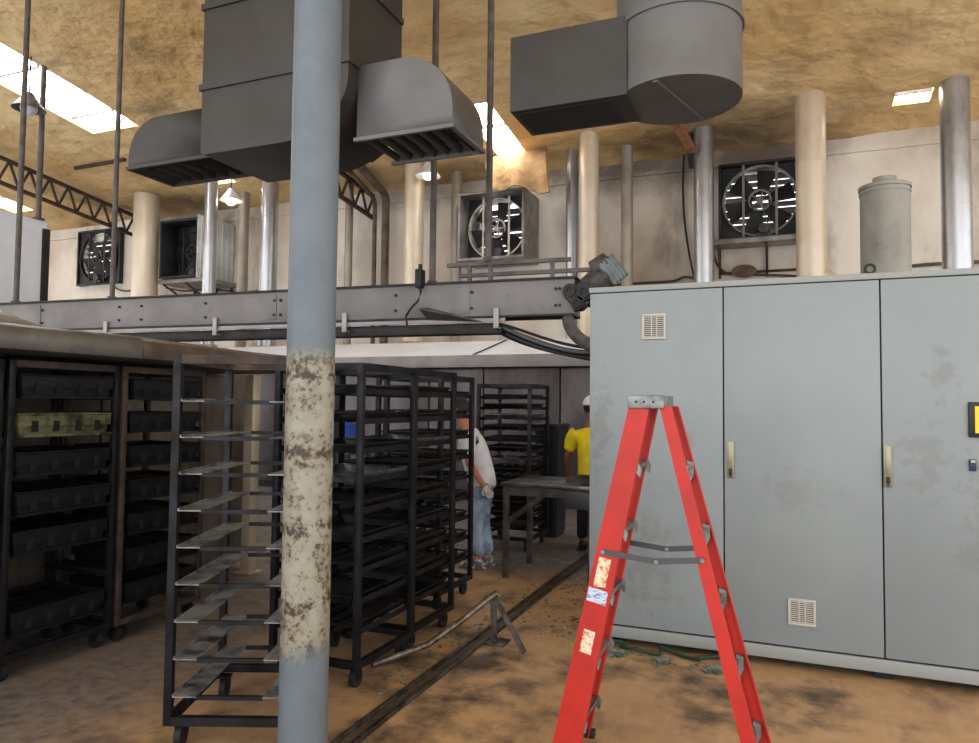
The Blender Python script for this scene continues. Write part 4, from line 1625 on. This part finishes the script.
for (px, py, r) in ((570, 291, 0.07), (584, 292, 0.075), (577, 303, 0.06)):
    c = at(px, py, 6.14)
    mb.cyl(c, c + Vector((0, 0.14, 0)), r, seg=20)
    mb.ring(c, (0, 1, 0), r * 0.45, r * 0.72, 0.03, 20)
build(mb, 'sprocket', 'beamdark', gm)
mb = MB()
c0, c1 = at(562, 300, 6.25), at(632, 284, 6.45)
mb.bar(c0 + Vector((0, 0.1, -0.02)), c1 + Vector((0, 0.1, -0.14)), 0.2, 0.06)
build(mb, 'motor_mount', 'beamdark', gm)
# hose and cables at the end of the conveyor
mb = MB()
pts = []
P0, P1, P2, P3 = at(568, 318, 6.2), at(569, 330, 6.15), at(578, 342, 6.1), at(598, 348, 6.05)
for i in range(41):
    u = i / 40
    pts.append(P0 * (1 - u) ** 3 + P1 * 3 * u * (1 - u) ** 2 + P2 * 3 * u * u * (1 - u) + P3 * u ** 3)
mb.tube(pts, 0.05, 14, ripple=0.14)
tag(build(mb, 'flexible_hose', 'hose', origin=P0), 'corrugated grey hose bending down behind the cabinet corner', 'hose', kind='thing')
for k in range(6):
    mb = MB()
    jj = [random.uniform(-6, 6) for _ in range(8)]
    A = at(500, 324 + 1.5 * k, 6.20 + 0.032 * k)
    B = at(530 + jj[0], 333 + 1.8 * k + jj[1], 6.25 + 0.055 * k)
    Cc = at(560 + jj[2], 350 + 1.2 * k + jj[3] * 0.7, 6.2 + 0.055 * k)
    D = at(600, 349 + 2.2 * k, 6.1 + 0.055 * k)
    pts = []
    for i in range(25):
        u = i / 24
        pts.append(A * (1 - u) ** 3 + B * 3 * u * (1 - u) ** 2 + Cc * 3 * u * u * (1 - u) + D * u ** 3)
    mb.tube(pts, 0.014 + 0.006 * (k % 3), 8)
    words_ = ['topmost', 'second', 'third', 'fourth', 'fifth', 'lowest']
    tag(build(mb, 'cable', 'cable' if k % 3 != 1 else 'cablegrey', origin=A), '%s of the six drooping cables between conveyor and cabinet' % words_[k], 'cable', 'cables at the conveyor end', 'thing')
mb = MB()
c = at(420, 283, 6.08)
mb.box(c + Vector((-0.035, -0.05, -0.05)), c + Vector((0.035, 0.05, 0.13)), 0.012)
mb.cyl(c + Vector((0, 0, 0.12)), c + Vector((0, 0, 0.18)), 0.02, seg=10)
jbx = build(mb, 'junction_box', 'beamdark', cv)
mb = MB()
pts = [c + Vector((0, -0.03, -0.03))]
for (px, py) in ((421, 292), (418, 301), (411, 308), (406, 316), (407, 325)):
    pts.append(at(px, py, 5.99))
mb.tube(pts, 0.011, 8)
build(mb, 'loose_cable', 'cable', cv)
# hanger rods
for (px, yb, lab) in ((16, 304, 'grey hanger rod nearest the left edge, down to the conveyor'), (112, 297, 'grey hanger rod in front of the dark wall fan'),
                      (432, 283, 'grey hanger rod passing the end of the big duct'), (488, 262, 'grey hanger rod in front of the pale metal fan')):
    x = cvx(px, 0.12)
    M = base_matrix(cv)
    z0 = BH + 0.016 if px != 488 else z1 + 0.018
    q = M @ Vector((x, 0.12, z0))
    mb = MB()
    r = 0.028 if px in (112,) else 0.032
    mb.cyl(q, (q.x, q.y, zc(q.y) + 0.03), r, seg=14)
    mb.cyl(q, q + Vector((0, 0, 0.04)), r * 1.7, seg=6)
    tag(build(mb, 'hanger_rod', 'rod', origin=q), lab, 'rod', 'hanger rods under the ceiling', 'thing')
q = at(37.5, 221, 8.8)
q = at(38, 221, 7.45)
q.z = wl.z
mb = MB()
mb.cyl(q, (q.x, q.y, zc(q.y) + 0.03), 0.042, seg=14)
mb.cyl(q, q + Vector((0, 0, 0.02)), 0.09, seg=14)
tag(build(mb, 'hanger_rod', 'rod', origin=q), 'dark hanger rod standing on the white partition top at far left', 'rod', 'hanger rods under the ceiling', 'thing')

# ------------------------------------------------------------------ lamps under the ceiling
for (px, py, Y, lab) in ((231, 197, 11.6, 'white hanging lamp above the short pale pipe'), (428, 172, 11.5, 'small bright lamp right of the big duct'), (29, 104, 7.2, 'round grey bell lamp at the top left corner')):
    c = at(px, py, Y)
    t = thing('hanging_lamp', lab, 'lamp', c, 0, 'lamps under the ceiling')
    mb = MB()
    mb.cyl(c + Vector((0, 0, 0.16)), (c.x, c.y, zc(Y) + 0.03), 0.012, seg=8)
    build(mb, 'cord', 'cable', t)
    mb = MB()
    mb.cyl(c + Vector((0, 0, -0.08)), c + Vector((0, 0, 0.10)), 0.23, 0.09, seg=24, cap=False)
    mb.cyl(c + Vector((0, 0, 0.10)), c + Vector((0, 0, 0.17)), 0.09, 0.05, seg=24)
    s = build(mb, 'lamp_shade', 'whitebox' if px != 29 else 'rod', t)
    mb = MB()
    mb.sphere(c + Vector((0, 0, -0.06)), 0.12 if px != 428 else 0.09, 16)
    build(mb, 'bulb', 'lampglow' if px != 29 else 'whitebox', t)

# ------------------------------------------------------------------ timber brace and wall cables
yc = atc(676, 122).y - 0.25
a, b = at(676, 122, yc), at(692, 151, yc + 0.5)
mb = MB()
mb.bar(a, b, 0.12, 0.09)
tag(build(mb, 'timber_brace', 'wood', origin=b), 'short reddish timber brace slanting under the ceiling', 'brace', kind='thing')
a, b = at(688, 132, yc + 0.75), at(694, 168, yc + 1.0)
mb = MB()
mb.bar(a, b, 0.14, 0.07)
tag(build(mb, 'steel_bracket', 'beamdark', origin=b), 'black steel bracket beside the timber brace', 'bracket', kind='thing')


def wall_cable(label, pts, r, m='cable', Y=12.93, name='wall_cable', cat='cable'):
    q = [at(px, py, Y) for px, py in pts]
    sm = []
    for i in range(len(q) - 1):
        p0, p1, p2, p3 = q[max(i - 1, 0)], q[i], q[i + 1], q[min(i + 2, len(q) - 1)]
        for k in range(6):
            u = k / 6
            sm.append(0.5 * ((2 * p1) + (p2 - p0) * u + (2 * p0 - 5 * p1 + 4 * p2 - p3) * u * u + (3 * p1 - p0 - 3 * p2 + p3) * u ** 3))
    sm.append(q[-1])
    mb = MB()
    mb.tube(sm, r, 8)
    tag(build(mb, name, m, origin=q[0]), label, cat, kind='thing')


wall_cable('thin black cable dropping from the steel bracket to the wall foot', [(684, 150), (683, 190), (685, 225), (690, 258), (696, 286)], 0.018)
wall_cable('brown cable looping below the sooty fan corner', [(722, 241), (714, 246), (716, 262), (726, 273), (740, 274), (797, 276)], 0.022, 'truss')
wall_cable('brown conduit running level above the cabinet left end', [(600, 286), (640, 283), (672, 281), (684, 277), (694, 278)], 0.022, 'truss', name='conduit', cat='conduit')
wall_cable('brown wire from the dark fan to the fat cream pipe', [(108, 278), (116, 288), (126, 291), (136, 289)], 0.018, 'truss')
wall_cable('dark conduit running level beside the tank at right', [(912, 266), (935, 264), (975, 262), (1010, 260)], 0.03, 'rod', name='conduit', cat='conduit')
wall_cable('brown wire sagging below the ribbed fan box', [(166, 288), (185, 291), (206, 289), (240, 292), (262, 290)], 0.018, 'truss')
mb = MB()
c = at(744, 271, 12.9)
mb.sphere(c, 0.16, 14, (1.3, 0.4, 0.7))
tag(build(mb, 'cable_knot', 'rustpipe', origin=c), 'brown knotted cable clump on the wall under the sooty fan', 'cable clump', kind='thing')

# ------------------------------------------------------------------ work table
TX, TY = -2.37, 6.06
tbl = thing('work_table', 'scratched steel work table between the two workers', 'table', (-1.95, 6.4, 0))
mb = MB()
mb.box((TX, TY, 0.82), (-1.50, 6.80, 0.85), 0.004)
build(mb, 'tabletop', 'tabletop', tbl)
mb = MB()
for lo, hi in (((TX + 0.02, TY + 0.02, 0.74), (-1.52, TY + 0.05, 0.82)), ((TX + 0.02, 6.75, 0.74), (-1.52, 6.78, 0.82)), ((TX + 0.02, TY + 0.05, 0.74), (TX + 0.05, 6.75, 0.82)), ((-1.55, TY + 0.05, 0.74), (-1.52, 6.75, 0.82))):
    mb.box(lo, hi)
build(mb, 'apron', 'tableleg', tbl)
for (x, y) in ((TX + 0.045, TY + 0.045), (-1.545, TY + 0.045), (TX + 0.045, 6.755), (-1.545, 6.755)):
    mb = MB()
    mb.box((x - 0.025, y - 0.025, 0), (x + 0.025, y + 0.025, 0.74), 0.003)
    build(mb, 'leg', 'tableleg', tbl)
mb = MB()
mb.bar((TX + 0.06, TY + 0.045, 0.50), (TX + 0.42, TY + 0.045, 0.77), 0.04, 0.045)
build(mb, 'brace', 'tableleg', tbl)
mb = MB()
mb.bar((-1.80, 6.755, 0.62), (-1.55, 6.755, 0.76), 0.04, 0.045)
build(mb, 'brace', 'tableleg', tbl)
mb = MB()
mb.box((-1.76, 6.0, 0.66), (-1.30, TY - 0.004, 0.80), 0.006)
build(mb, 'side_box', 'steelbar', tbl)
for nm, lab, x, y, z, rz, w, l, h, m in (('steel_sheet', 'large flat steel sheet lying on the work table', -2.0, 6.45, 0.851, 0.08, 0.62, 0.5, 0.006, 'tabletop'),
                                         ('baking_tray', 'small brown-edged tray at the right end of the work table', -1.66, 6.42, 0.858, -0.1, 0.26, 0.4, 0.04, 'tableleg')):
    t = thing(nm, lab, 'tray' if 'tray' in nm else 'metal sheet', (x, y, z), rz)
    mb = MB()
    mb.box((-w / 2, -l / 2, 0), (w / 2, l / 2, 0.004), 0.001)
    build(mb, 'base', m, t, local=True)
    mb = MB()
    for s in (-1, 1):
        mb.box((s * w / 2 - 0.004, -l / 2, 0), (s * w / 2 + 0.004, l / 2, h))
        mb.box((-w / 2, s * l / 2 - 0.004, 0), (w / 2, s * l / 2 + 0.004, h))
    build(mb, 'rim', m, t, local=True)
# black bin by the far rack
bx = at(556, 470, 8.3).x
t = thing('waste_bin', 'tall black bin standing right of the farthest rack', 'bin', (bx, 8.3, 0))
mb = MB()
mb.hull8([(bx - 0.16, 8.12, 0.03), (bx + 0.06, 8.12, 0.03), (bx + 0.06, 8.48, 0.03), (bx - 0.16, 8.48, 0.03)],
         [(bx - 0.19, 8.08, 1.28), (bx + 0.09, 8.08, 1.28), (bx + 0.09, 8.52, 1.28), (bx - 0.19, 8.52, 1.28)])
for k in range(3):
    mb.box((bx - 0.14 + k * 0.08, 8.085, 0.1), (bx - 0.11 + k * 0.08, 8.12, 1.2))
mb.box((bx - 0.15, 8.13, 0), (bx + 0.05, 8.47, 0.031))
build(mb, 'body', 'binblack', t)
mb = MB()
mb.box((bx - 0.2, 8.06, 1.281), (bx + 0.1, 8.54, 1.33), 0.012)
build(mb, 'lid', 'binblack', t)
# blue tub seen between the racks
t = thing('plastic_tub', 'blue plastic tub on a stool glimpsed between racks and column', 'tub', (-3.75, 5.35, 0.92))
c = at(340, 440, 5.4)
t.location = (c.x, 5.4, 1.14)
mb = MB()
mb.cyl((c.x, 5.4, 1.142), (c.x, 5.4, 1.36), 0.13, 0.16, seg=24)
build(mb, 'body', 'bluebin', t)
mb = MB()
mb.ring((c.x, 5.4, 1.36), (0, 0, 1), 0.15, 0.175, 0.025, 24)
build(mb, 'rim', 'bluebin', t)
t = thing('steel_stand', 'tall steel stand carrying the blue tub', 'stand', (c.x, 5.4, 0))
mb = MB()
mb.box((c.x - 0.22, 5.2, 1.11), (c.x + 0.22, 5.6, 1.14), 0.004)
build(mb, 'top', 'tabletop', t)
for sx in (-1, 1):
    for sy in (-1, 1):
        mb = MB()
        mb.box((c.x + sx * 0.19 - 0.02, 5.4 + sy * 0.17 - 0.02, 0), (c.x + sx * 0.19 + 0.02, 5.4 + sy * 0.17 + 0.02, 1.11))
        build(mb, 'leg', 'tableleg', t)

# ------------------------------------------------------------------ floor rails, bent guard bar, clutter
t = thing('floor_rail', 'steel channel rail sunk in the ochre floor left of the ladder', 'rail', (-1.86, 5.0, 0))
for s in (-1, 1):
    mb = MB()
    mb.box((-1.86 + s * 0.042 - 0.011, 1.2, 0.0), (-1.86 + s * 0.042 + 0.011, 9.8, 0.022), 0.003)
    build(mb, 'side_bar', 'railsteel', t)
mb = MB()
mb.box((-1.891, 1.2, 0.0), (-1.829, 9.8, 0.005))
build(mb, 'channel', 'guttergrime', t)
t = thing('guard_bar', 'bent grey pipe guard rising from the floor beside the rail', 'guard', (-1.75, 4.35, 0))
top = at(496, 593, 4.40)
lo1 = at(427, 645, 4.0)
end = lo1 + (lo1 - top) * 0.72
pts = [end, lo1, top.lerp(lo1, 0.5) + Vector((0, 0, -0.01)), top.lerp(lo1, 0.12), top, top + Vector((0.012, 0.01, -0.02))]
pts[0].z = max(pts[0].z, 0.02)
mb = MB()
mb.tube(pts, 0.020, 14)
build(mb, 'top_pipe', 'guard', t)
ft = at(495, 641, 4.40)
mb = MB()
mb.bar(top + Vector((-0.02, 0, -0.01)), (top.x - 0.015, 4.42, 0.0), 0.035, 0.02, (0, 1, 0))
build(mb, 'post', 'guard', t)
mb = MB()
fq = at(524, 655, 4.30)
mb.bar(top + Vector((-0.005, 0.01, -0.04)), (fq.x, 4.30, 0.012), 0.03, 0.02, (0, 1, 0))
build(mb, 'strut', 'guard', t)
mb = MB()
mb.box((top.x - 0.10, 4.36, 0), (top.x + 0.07, 4.50, 0.012), 0.002)
build(mb, 'base_plate', 'railsteel', t)
# hose and rags beneath the cabinet
mb = MB()
pts = []
for i in range(80):
    u = i / 79
    pts.append((cx0 + 0.10 + 0.9 * u + 0.05 * math.sin(u * 23), CYF - 0.05 + 0.06 * math.sin(u * 17), 0.014 + 0.010 * (1 + math.sin(u * 31))))
mb.tube(pts, 0.011, 8)
tag(build(mb, 'garden_hose', 'green', origin=pts[0]), 'dark green hose snaking along the foot of the grey cabinet', 'hose', kind='thing')
for k, (u, w, lab) in enumerate(((0.18, 0.07, 'pale grey rag under the cabinet, nearest its left corner'), (0.5, 0.05, 'small grey rag under the middle of the first cabinet door'), (0.83, 0.06, 'grey rag under the cabinet, right of the ladder'))):
    x = cx0 + 0.05 + 0.9 * u
    mb = MB()
    res = bmesh.ops.create_icosphere(mb.bm, subdivisions=3, radius=1.0)
    for v in res['verts']:
        n = noise.noise(v.co * 2.1 + Vector((k * 3.1, 0, 0)))
        v.co = Vector((v.co.x * w * (1 + 0.5 * n), v.co.y * w * 0.8 * (1 + 0.5 * n), max(v.co.z * 0.028 * (1 + n), -0.0)))
    o = build(mb, 'rag', 'rag', local=True)
    o.location = (x, CYF - 0.15 - 0.03 * k, 0.001)
    tag(o, lab, 'rag', 'rags under the cabinet', 'thing')
random.seed(11)


def crumbs(name, label, spots, n, m):
    mb = MB()
    for _ in range(n):
        x0, x1, y0, y1 = random.choice(spots)
        x, y = random.uniform(x0, x1), random.uniform(y0, y1)
        s = random.uniform(0.004, 0.014)
        mb.box((x - s, y - s * 0.6, 0.0), (x + s, y + s * 0.6, s * 0.7), 0, Matrix.Translation((x, y, 0)) @ Matrix.Rotation(random.uniform(0, 3), 4, 'Z') @ Matrix.Translation((-x, -y, 0)))
    tag(build(mb, name, m, smooth=False), label, 'debris', kind='stuff')


crumbs('crumbs', 'pale crumbs scattered on the floor beside the rail and cabinet corner', [(-1.78, -1.35, 5.4, 6.6), (-1.80, -1.3, 4.6, 5.6)], 260, 'debris')
crumbs('floor_litter', 'dark bits of litter along the foot of the racks', [(-2.1, -1.95, 3.4, 6.0), (cx0 + 0.05, cx0 + 1.0, CYF - 0.25, CYF + 0.02)], 160, 'rag')


# ------------------------------------------------------------------ people
def skin_mesh(name, chains, m, parent, root=0, sub=2):
    """chains: list of lists of (co, radius); points with equal coordinates are joined"""
    bm = bmesh.new()
    sl = bm.verts.layers.skin.verify()
    seen = {}
    first = None
    for ch in chains:
        prev = None
        for co, r in ch:
            key = tuple(round(c, 4) for c in co)
            v = seen.get(key)
            if v is None:
                v = bm.verts.new(co)
                v[sl].radius = (r if not isinstance(r, tuple) else r)if isinstance(r, tuple) else (r, r)
                seen[key] = v
                if first is None:
                    first = v
            if prev is not None and prev is not v and bm.edges.get((prev, v)) is None:
                bm.edges.new((prev, v))
            prev = v
    # one root per connected piece
    left = set(bm.verts)
    while left:
        s = first if first in left else next(iter(left))
        s[sl].use_root = True
        st = [s]
        while st:
            v = st.pop()
            if v not in left:
                continue
            left.discard(v)
            for e in v.link_edges:
                st.append(e.other_vert(v))
    me = bpy.data.meshes.new(name)
    bm.to_mesh(me)
    bm.free()
    me.materials.append(MT[m])
    o = bpy.data.objects.new(name, me)
    COL.objects.link(o)
    o.parent = parent
    sk = o.modifiers.new('Skin', 'SKIN')
    sk.use_smooth_shade = True
    sk.branch_smoothing = 0.4
    ss = o.modifiers.new('Subdivision', 'SUBSURF')
    ss.levels = ss.render_levels = sub
    return o


def make_person(label, loc, rotz, lean, s, arms, skinm, shirtm, trouserm, shoem, cap=True, glove=None, stance=0.10, step=0.0):
    """faces local +x; lean: forward lean of the trunk in radians; arms: {side: (elbow, wrist)} offsets from the shoulder"""
    t = thing('person', label, 'person', loc, rotz, 'bakery workers')
    V = Vector

    def trunk(h, y=0.0, x=0.0):     # point h above the pelvis along the leaning spine
        return V((math.sin(lean) * h + x * math.cos(lean), y, 0.86 + math.cos(lean) * h - x * math.sin(lean)))
    P = V((0, 0, 0.86))
    waist, chest, upper, neck0 = trunk(0.16), trunk(0.32), trunk(0.43), trunk(0.52)
    neck1 = trunk(0.60, 0, 0.015)
    head = [trunk(0.66, 0, 0.03), trunk(0.73, 0, 0.035), trunk(0.80, 0, 0.02), trunk(0.84, 0, 0.01)]
    S = lambda v: tuple(v * s)
    body = [[(S(P), 0.13 * s), (S(waist), 0.10 * s), (S(chest), 0.112 * s), (S(upper), 0.10 * s), (S(neck0), 0.066 * s), (S(neck1), 0.055 * s),
             (S(head[0]), 0.072 * s), (S(head[1]), 0.088 * s), (S(head[2]), 0.088 * s), (S(head[3]), 0.06 * s)]]
    nose = head[1] + V((0.105 * math.cos(lean), 0, -0.105 * math.sin(lean) - 0.005))
    body.append([(S(head[1]), 0.088 * s), (S(nose), 0.016 * s)])
    for sy in (-1, 1):
        body.append([(S(head[1]), 0.088 * s), (S(head[1] + V((-0.01, sy * 0.095, 0.0))), 0.018 * s)])
    shirt = [[(S(P + V((0.0, 0, -0.10))), 0.158 * s), (S(P + V((0, 0, -0.02))), 0.156 * s), (S(waist), 0.160 * s), (S(chest), 0.178 * s), (S(upper), 0.165 * s), (S(neck0 + V((0, 0, 0.012))), 0.090 * s)]]
    trous = [[(S(P + V((0, 0, 0.05))), 0.148 * s), (S(P + V((0, 0, -0.04))), 0.140 * s)]]
    gl = []
    for sy in (-1, 1):
        hip = V((0, sy * 0.085, 0.80))
        kx = 0.03 + step * sy * 0.5
        knee = V((kx, sy * stance * 0.95, 0.46))
        ankle = V((step * sy - 0.02, sy * stance, 0.085))
        toe = ankle + V((0.15, 0, -0.045))
        body.append([(S(P), 0.13 * s), (S(hip), 0.088 * s), (S(knee), 0.056 * s), (S(ankle), 0.038 * s), (S(toe), 0.03 * s)])
        trous.append([(S(P + V((0, 0, -0.04))), 0.140 * s), (S(hip + V((0, 0, -0.03))), 0.108 * s), (S((hip + knee) / 2), 0.092 * s), (S(knee), 0.078 * s), (S((knee + ankle) / 2), 0.072 * s), (S(ankle + V((0, 0, 0.03))), 0.066 * s)])
        sh = trunk(0.46, sy * 0.175)
        e_, w_ = arms[sy]
        elbow, wrist = sh + V(e_), sh + V(e_) + V(w_)
        d = V(w_).normalized()
        palm = wrist + d * 0.055
        kn = wrist + d * 0.09
        body.append([(S(upper), 0.10 * s), (S(sh), 0.055 * s), (S((sh + elbow) / 2), 0.046 * s), (S(elbow), 0.042 * s), (S(wrist), 0.028 * s), (S(palm), (0.036 * s)), (S(kn), 0.03 * s)])
        shirt.append([(S(upper), 0.165 * s), (S(sh), 0.098 * s), (S(sh.lerp(elbow, 0.5)), 0.083 * s), (S(sh.lerp(elbow, 0.85)), 0.082 * s)])
        # fingers: four unequal and a thumb from the side of the palm, curled inwards
        side = d.cross(V((0, 1, 0)))
        if side.length < 0.1:
            side = V((1, 0, 0))
        side.normalize()
        curl = V((0, -sy, 0))
        hand = []
        for k, (off, ln) in enumerate(((0.030, 0.068), (0.010, 0.078), (-0.010, 0.072), (-0.029, 0.056))):
            b0 = wrist + d * 0.075 + side * off
            hand.append([(S(b0), 0.0095 * s), (S(b0 + d * ln * 0.45 + curl * 0.006), 0.009 * s), (S(b0 + d * ln * 0.75 + curl * 0.02), 0.0085 * s), (S(b0 + d * ln * 0.92 + curl * 0.036), 0.0075 * s)])
        b0 = wrist + d * 0.035 + side * 0.03
        hand.append([(S(b0), 0.011 * s), (S(b0 + d * 0.025 + side * 0.022 + curl * 0.008), 0.0105 * s), (S(b0 + d * 0.052 + side * 0.026 + curl * 0.02), 0.009 * s)])
        body += hand
        if glove:
            g2 = [[(S(wrist + d * 0.0), 0.034 * s), (S(palm + d * 0.001), 0.041 * s), (S(kn + d * 0.001), 0.034 * s)]]
            for ch in hand:
                g2.append([(co, r * 1.3) for co, r in ch])
            gl.append(g2)
    skin_mesh('body', body, skinm, t)
    skin_mesh('shirt', shirt, shirtm, t)
    skin_mesh('trousers', trous, trouserm, t)
    for g2 in gl:
        skin_mesh('glove', g2, glove, t)
    for sy in (-1, 1):
        ax_ = step * sy - 0.02
        mb = MB()
        mb.box(((ax_ - 0.075) * s, (sy * stance - 0.045) * s, 0.0), ((ax_ + 0.20) * s, (sy * stance + 0.045) * s, 0.028 * s), 0.01 * s)
        mb.sphere(((ax_ + 0.02) * s, sy * stance * s, 0.055 * s), 0.06 * s, 14, (1.3, 0.78, 0.95))
        mb.sphere(((ax_ + 0.13) * s, sy * stance * s, 0.04 * s), 0.055 * s, 14, (1.25, 0.8, 0.72))
        build(mb, 'shoe', shoem, t, local=True)
    Rm = Matrix.Rotation(lean, 4, 'Y')
    hc = trunk(0.765, 0, 0.02) * s
    mb = MB()
    if cap:
        res = bmesh.ops.create_uvsphere(mb.bm, u_segments=20, v_segments=12, radius=0.112 * s)
        for v in res['verts']:
            v.co.z = max(v.co.z, -0.012 * s) * 1.0
            v.co = Vector(hc) + Rm @ Vector((v.co.x * 1.06, v.co.y * 0.95, v.co.z + 0.025 * s))
        build(mb, 'cap', 'cap', t, local=True)
        mb = MB()
    res = bmesh.ops.create_uvsphere(mb.bm, u_segments=20, v_segments=12, radius=0.104 * s)
    for v in res['verts']:
        q = v.co.copy()
        if q.x > 0.02 * s:
            q.z = max(q.z, 0.045 * s)
        q.z = max(q.z, -0.07 * s)
        v.co = Vector(hc) + Rm @ Vector((q.x * 1.02 - 0.008 * s, q.y * 0.95, q.z + 0.008 * s))
    build(mb, 'hair', 'hair', t, local=True)
    for sy in (-1, 1):
        mb = MB()
        ec = (head[1] + V((0.078 * math.cos(lean), sy * 0.034, 0.022))) * s
        mb.sphere(ec, 0.013 * s, 10)
        build(mb, 'eye', 'hair', t, local=True)
    mb = MB()
    mc = (head[0] + V((0.066 * math.cos(lean), 0, 0.0))) * s
    mb.sphere(mc, 0.02 * s, 10, (0.5, 1.2, 0.35))
    build(mb, 'mouth', skinm, t, local=True)
    return t


# worker in white: stands between rack and table, leaning to the left, near arm hanging
pw = ground((484 - CX) / FPX * 6.95, 6.95)
make_person('person in white T-shirt and faded jeans leaning over the left racks', pw, YAW + PI * 0.94, 0.30, 0.95,
            {1: ((-0.05, 0.06, -0.26), (-0.14, 0.0, -0.20)), -1: ((0.16, -0.02, -0.24), (0.24, 0.02, -0.06))}, 'skin', 'shirtwhite', 'jeans', 'shoe', cap=False, glove='glove', stance=0.085, step=0.03)
py = ground((591 - CX) / FPX * 7.75, 7.75)
make_person('person in yellow T-shirt and white cap half hidden by the cabinet', py, YAW + math.radians(70), 0.06, 0.945,
            {1: ((0.02, 0.11, -0.26), (0.12, 0.02, -0.22)), -1: ((0.04, -0.08, -0.26), (0.2, 0.06, -0.14))}, 'skindark', 'shirtyellow', 'trousers', 'shoedark', cap=True, stance=0.1, step=0.06)
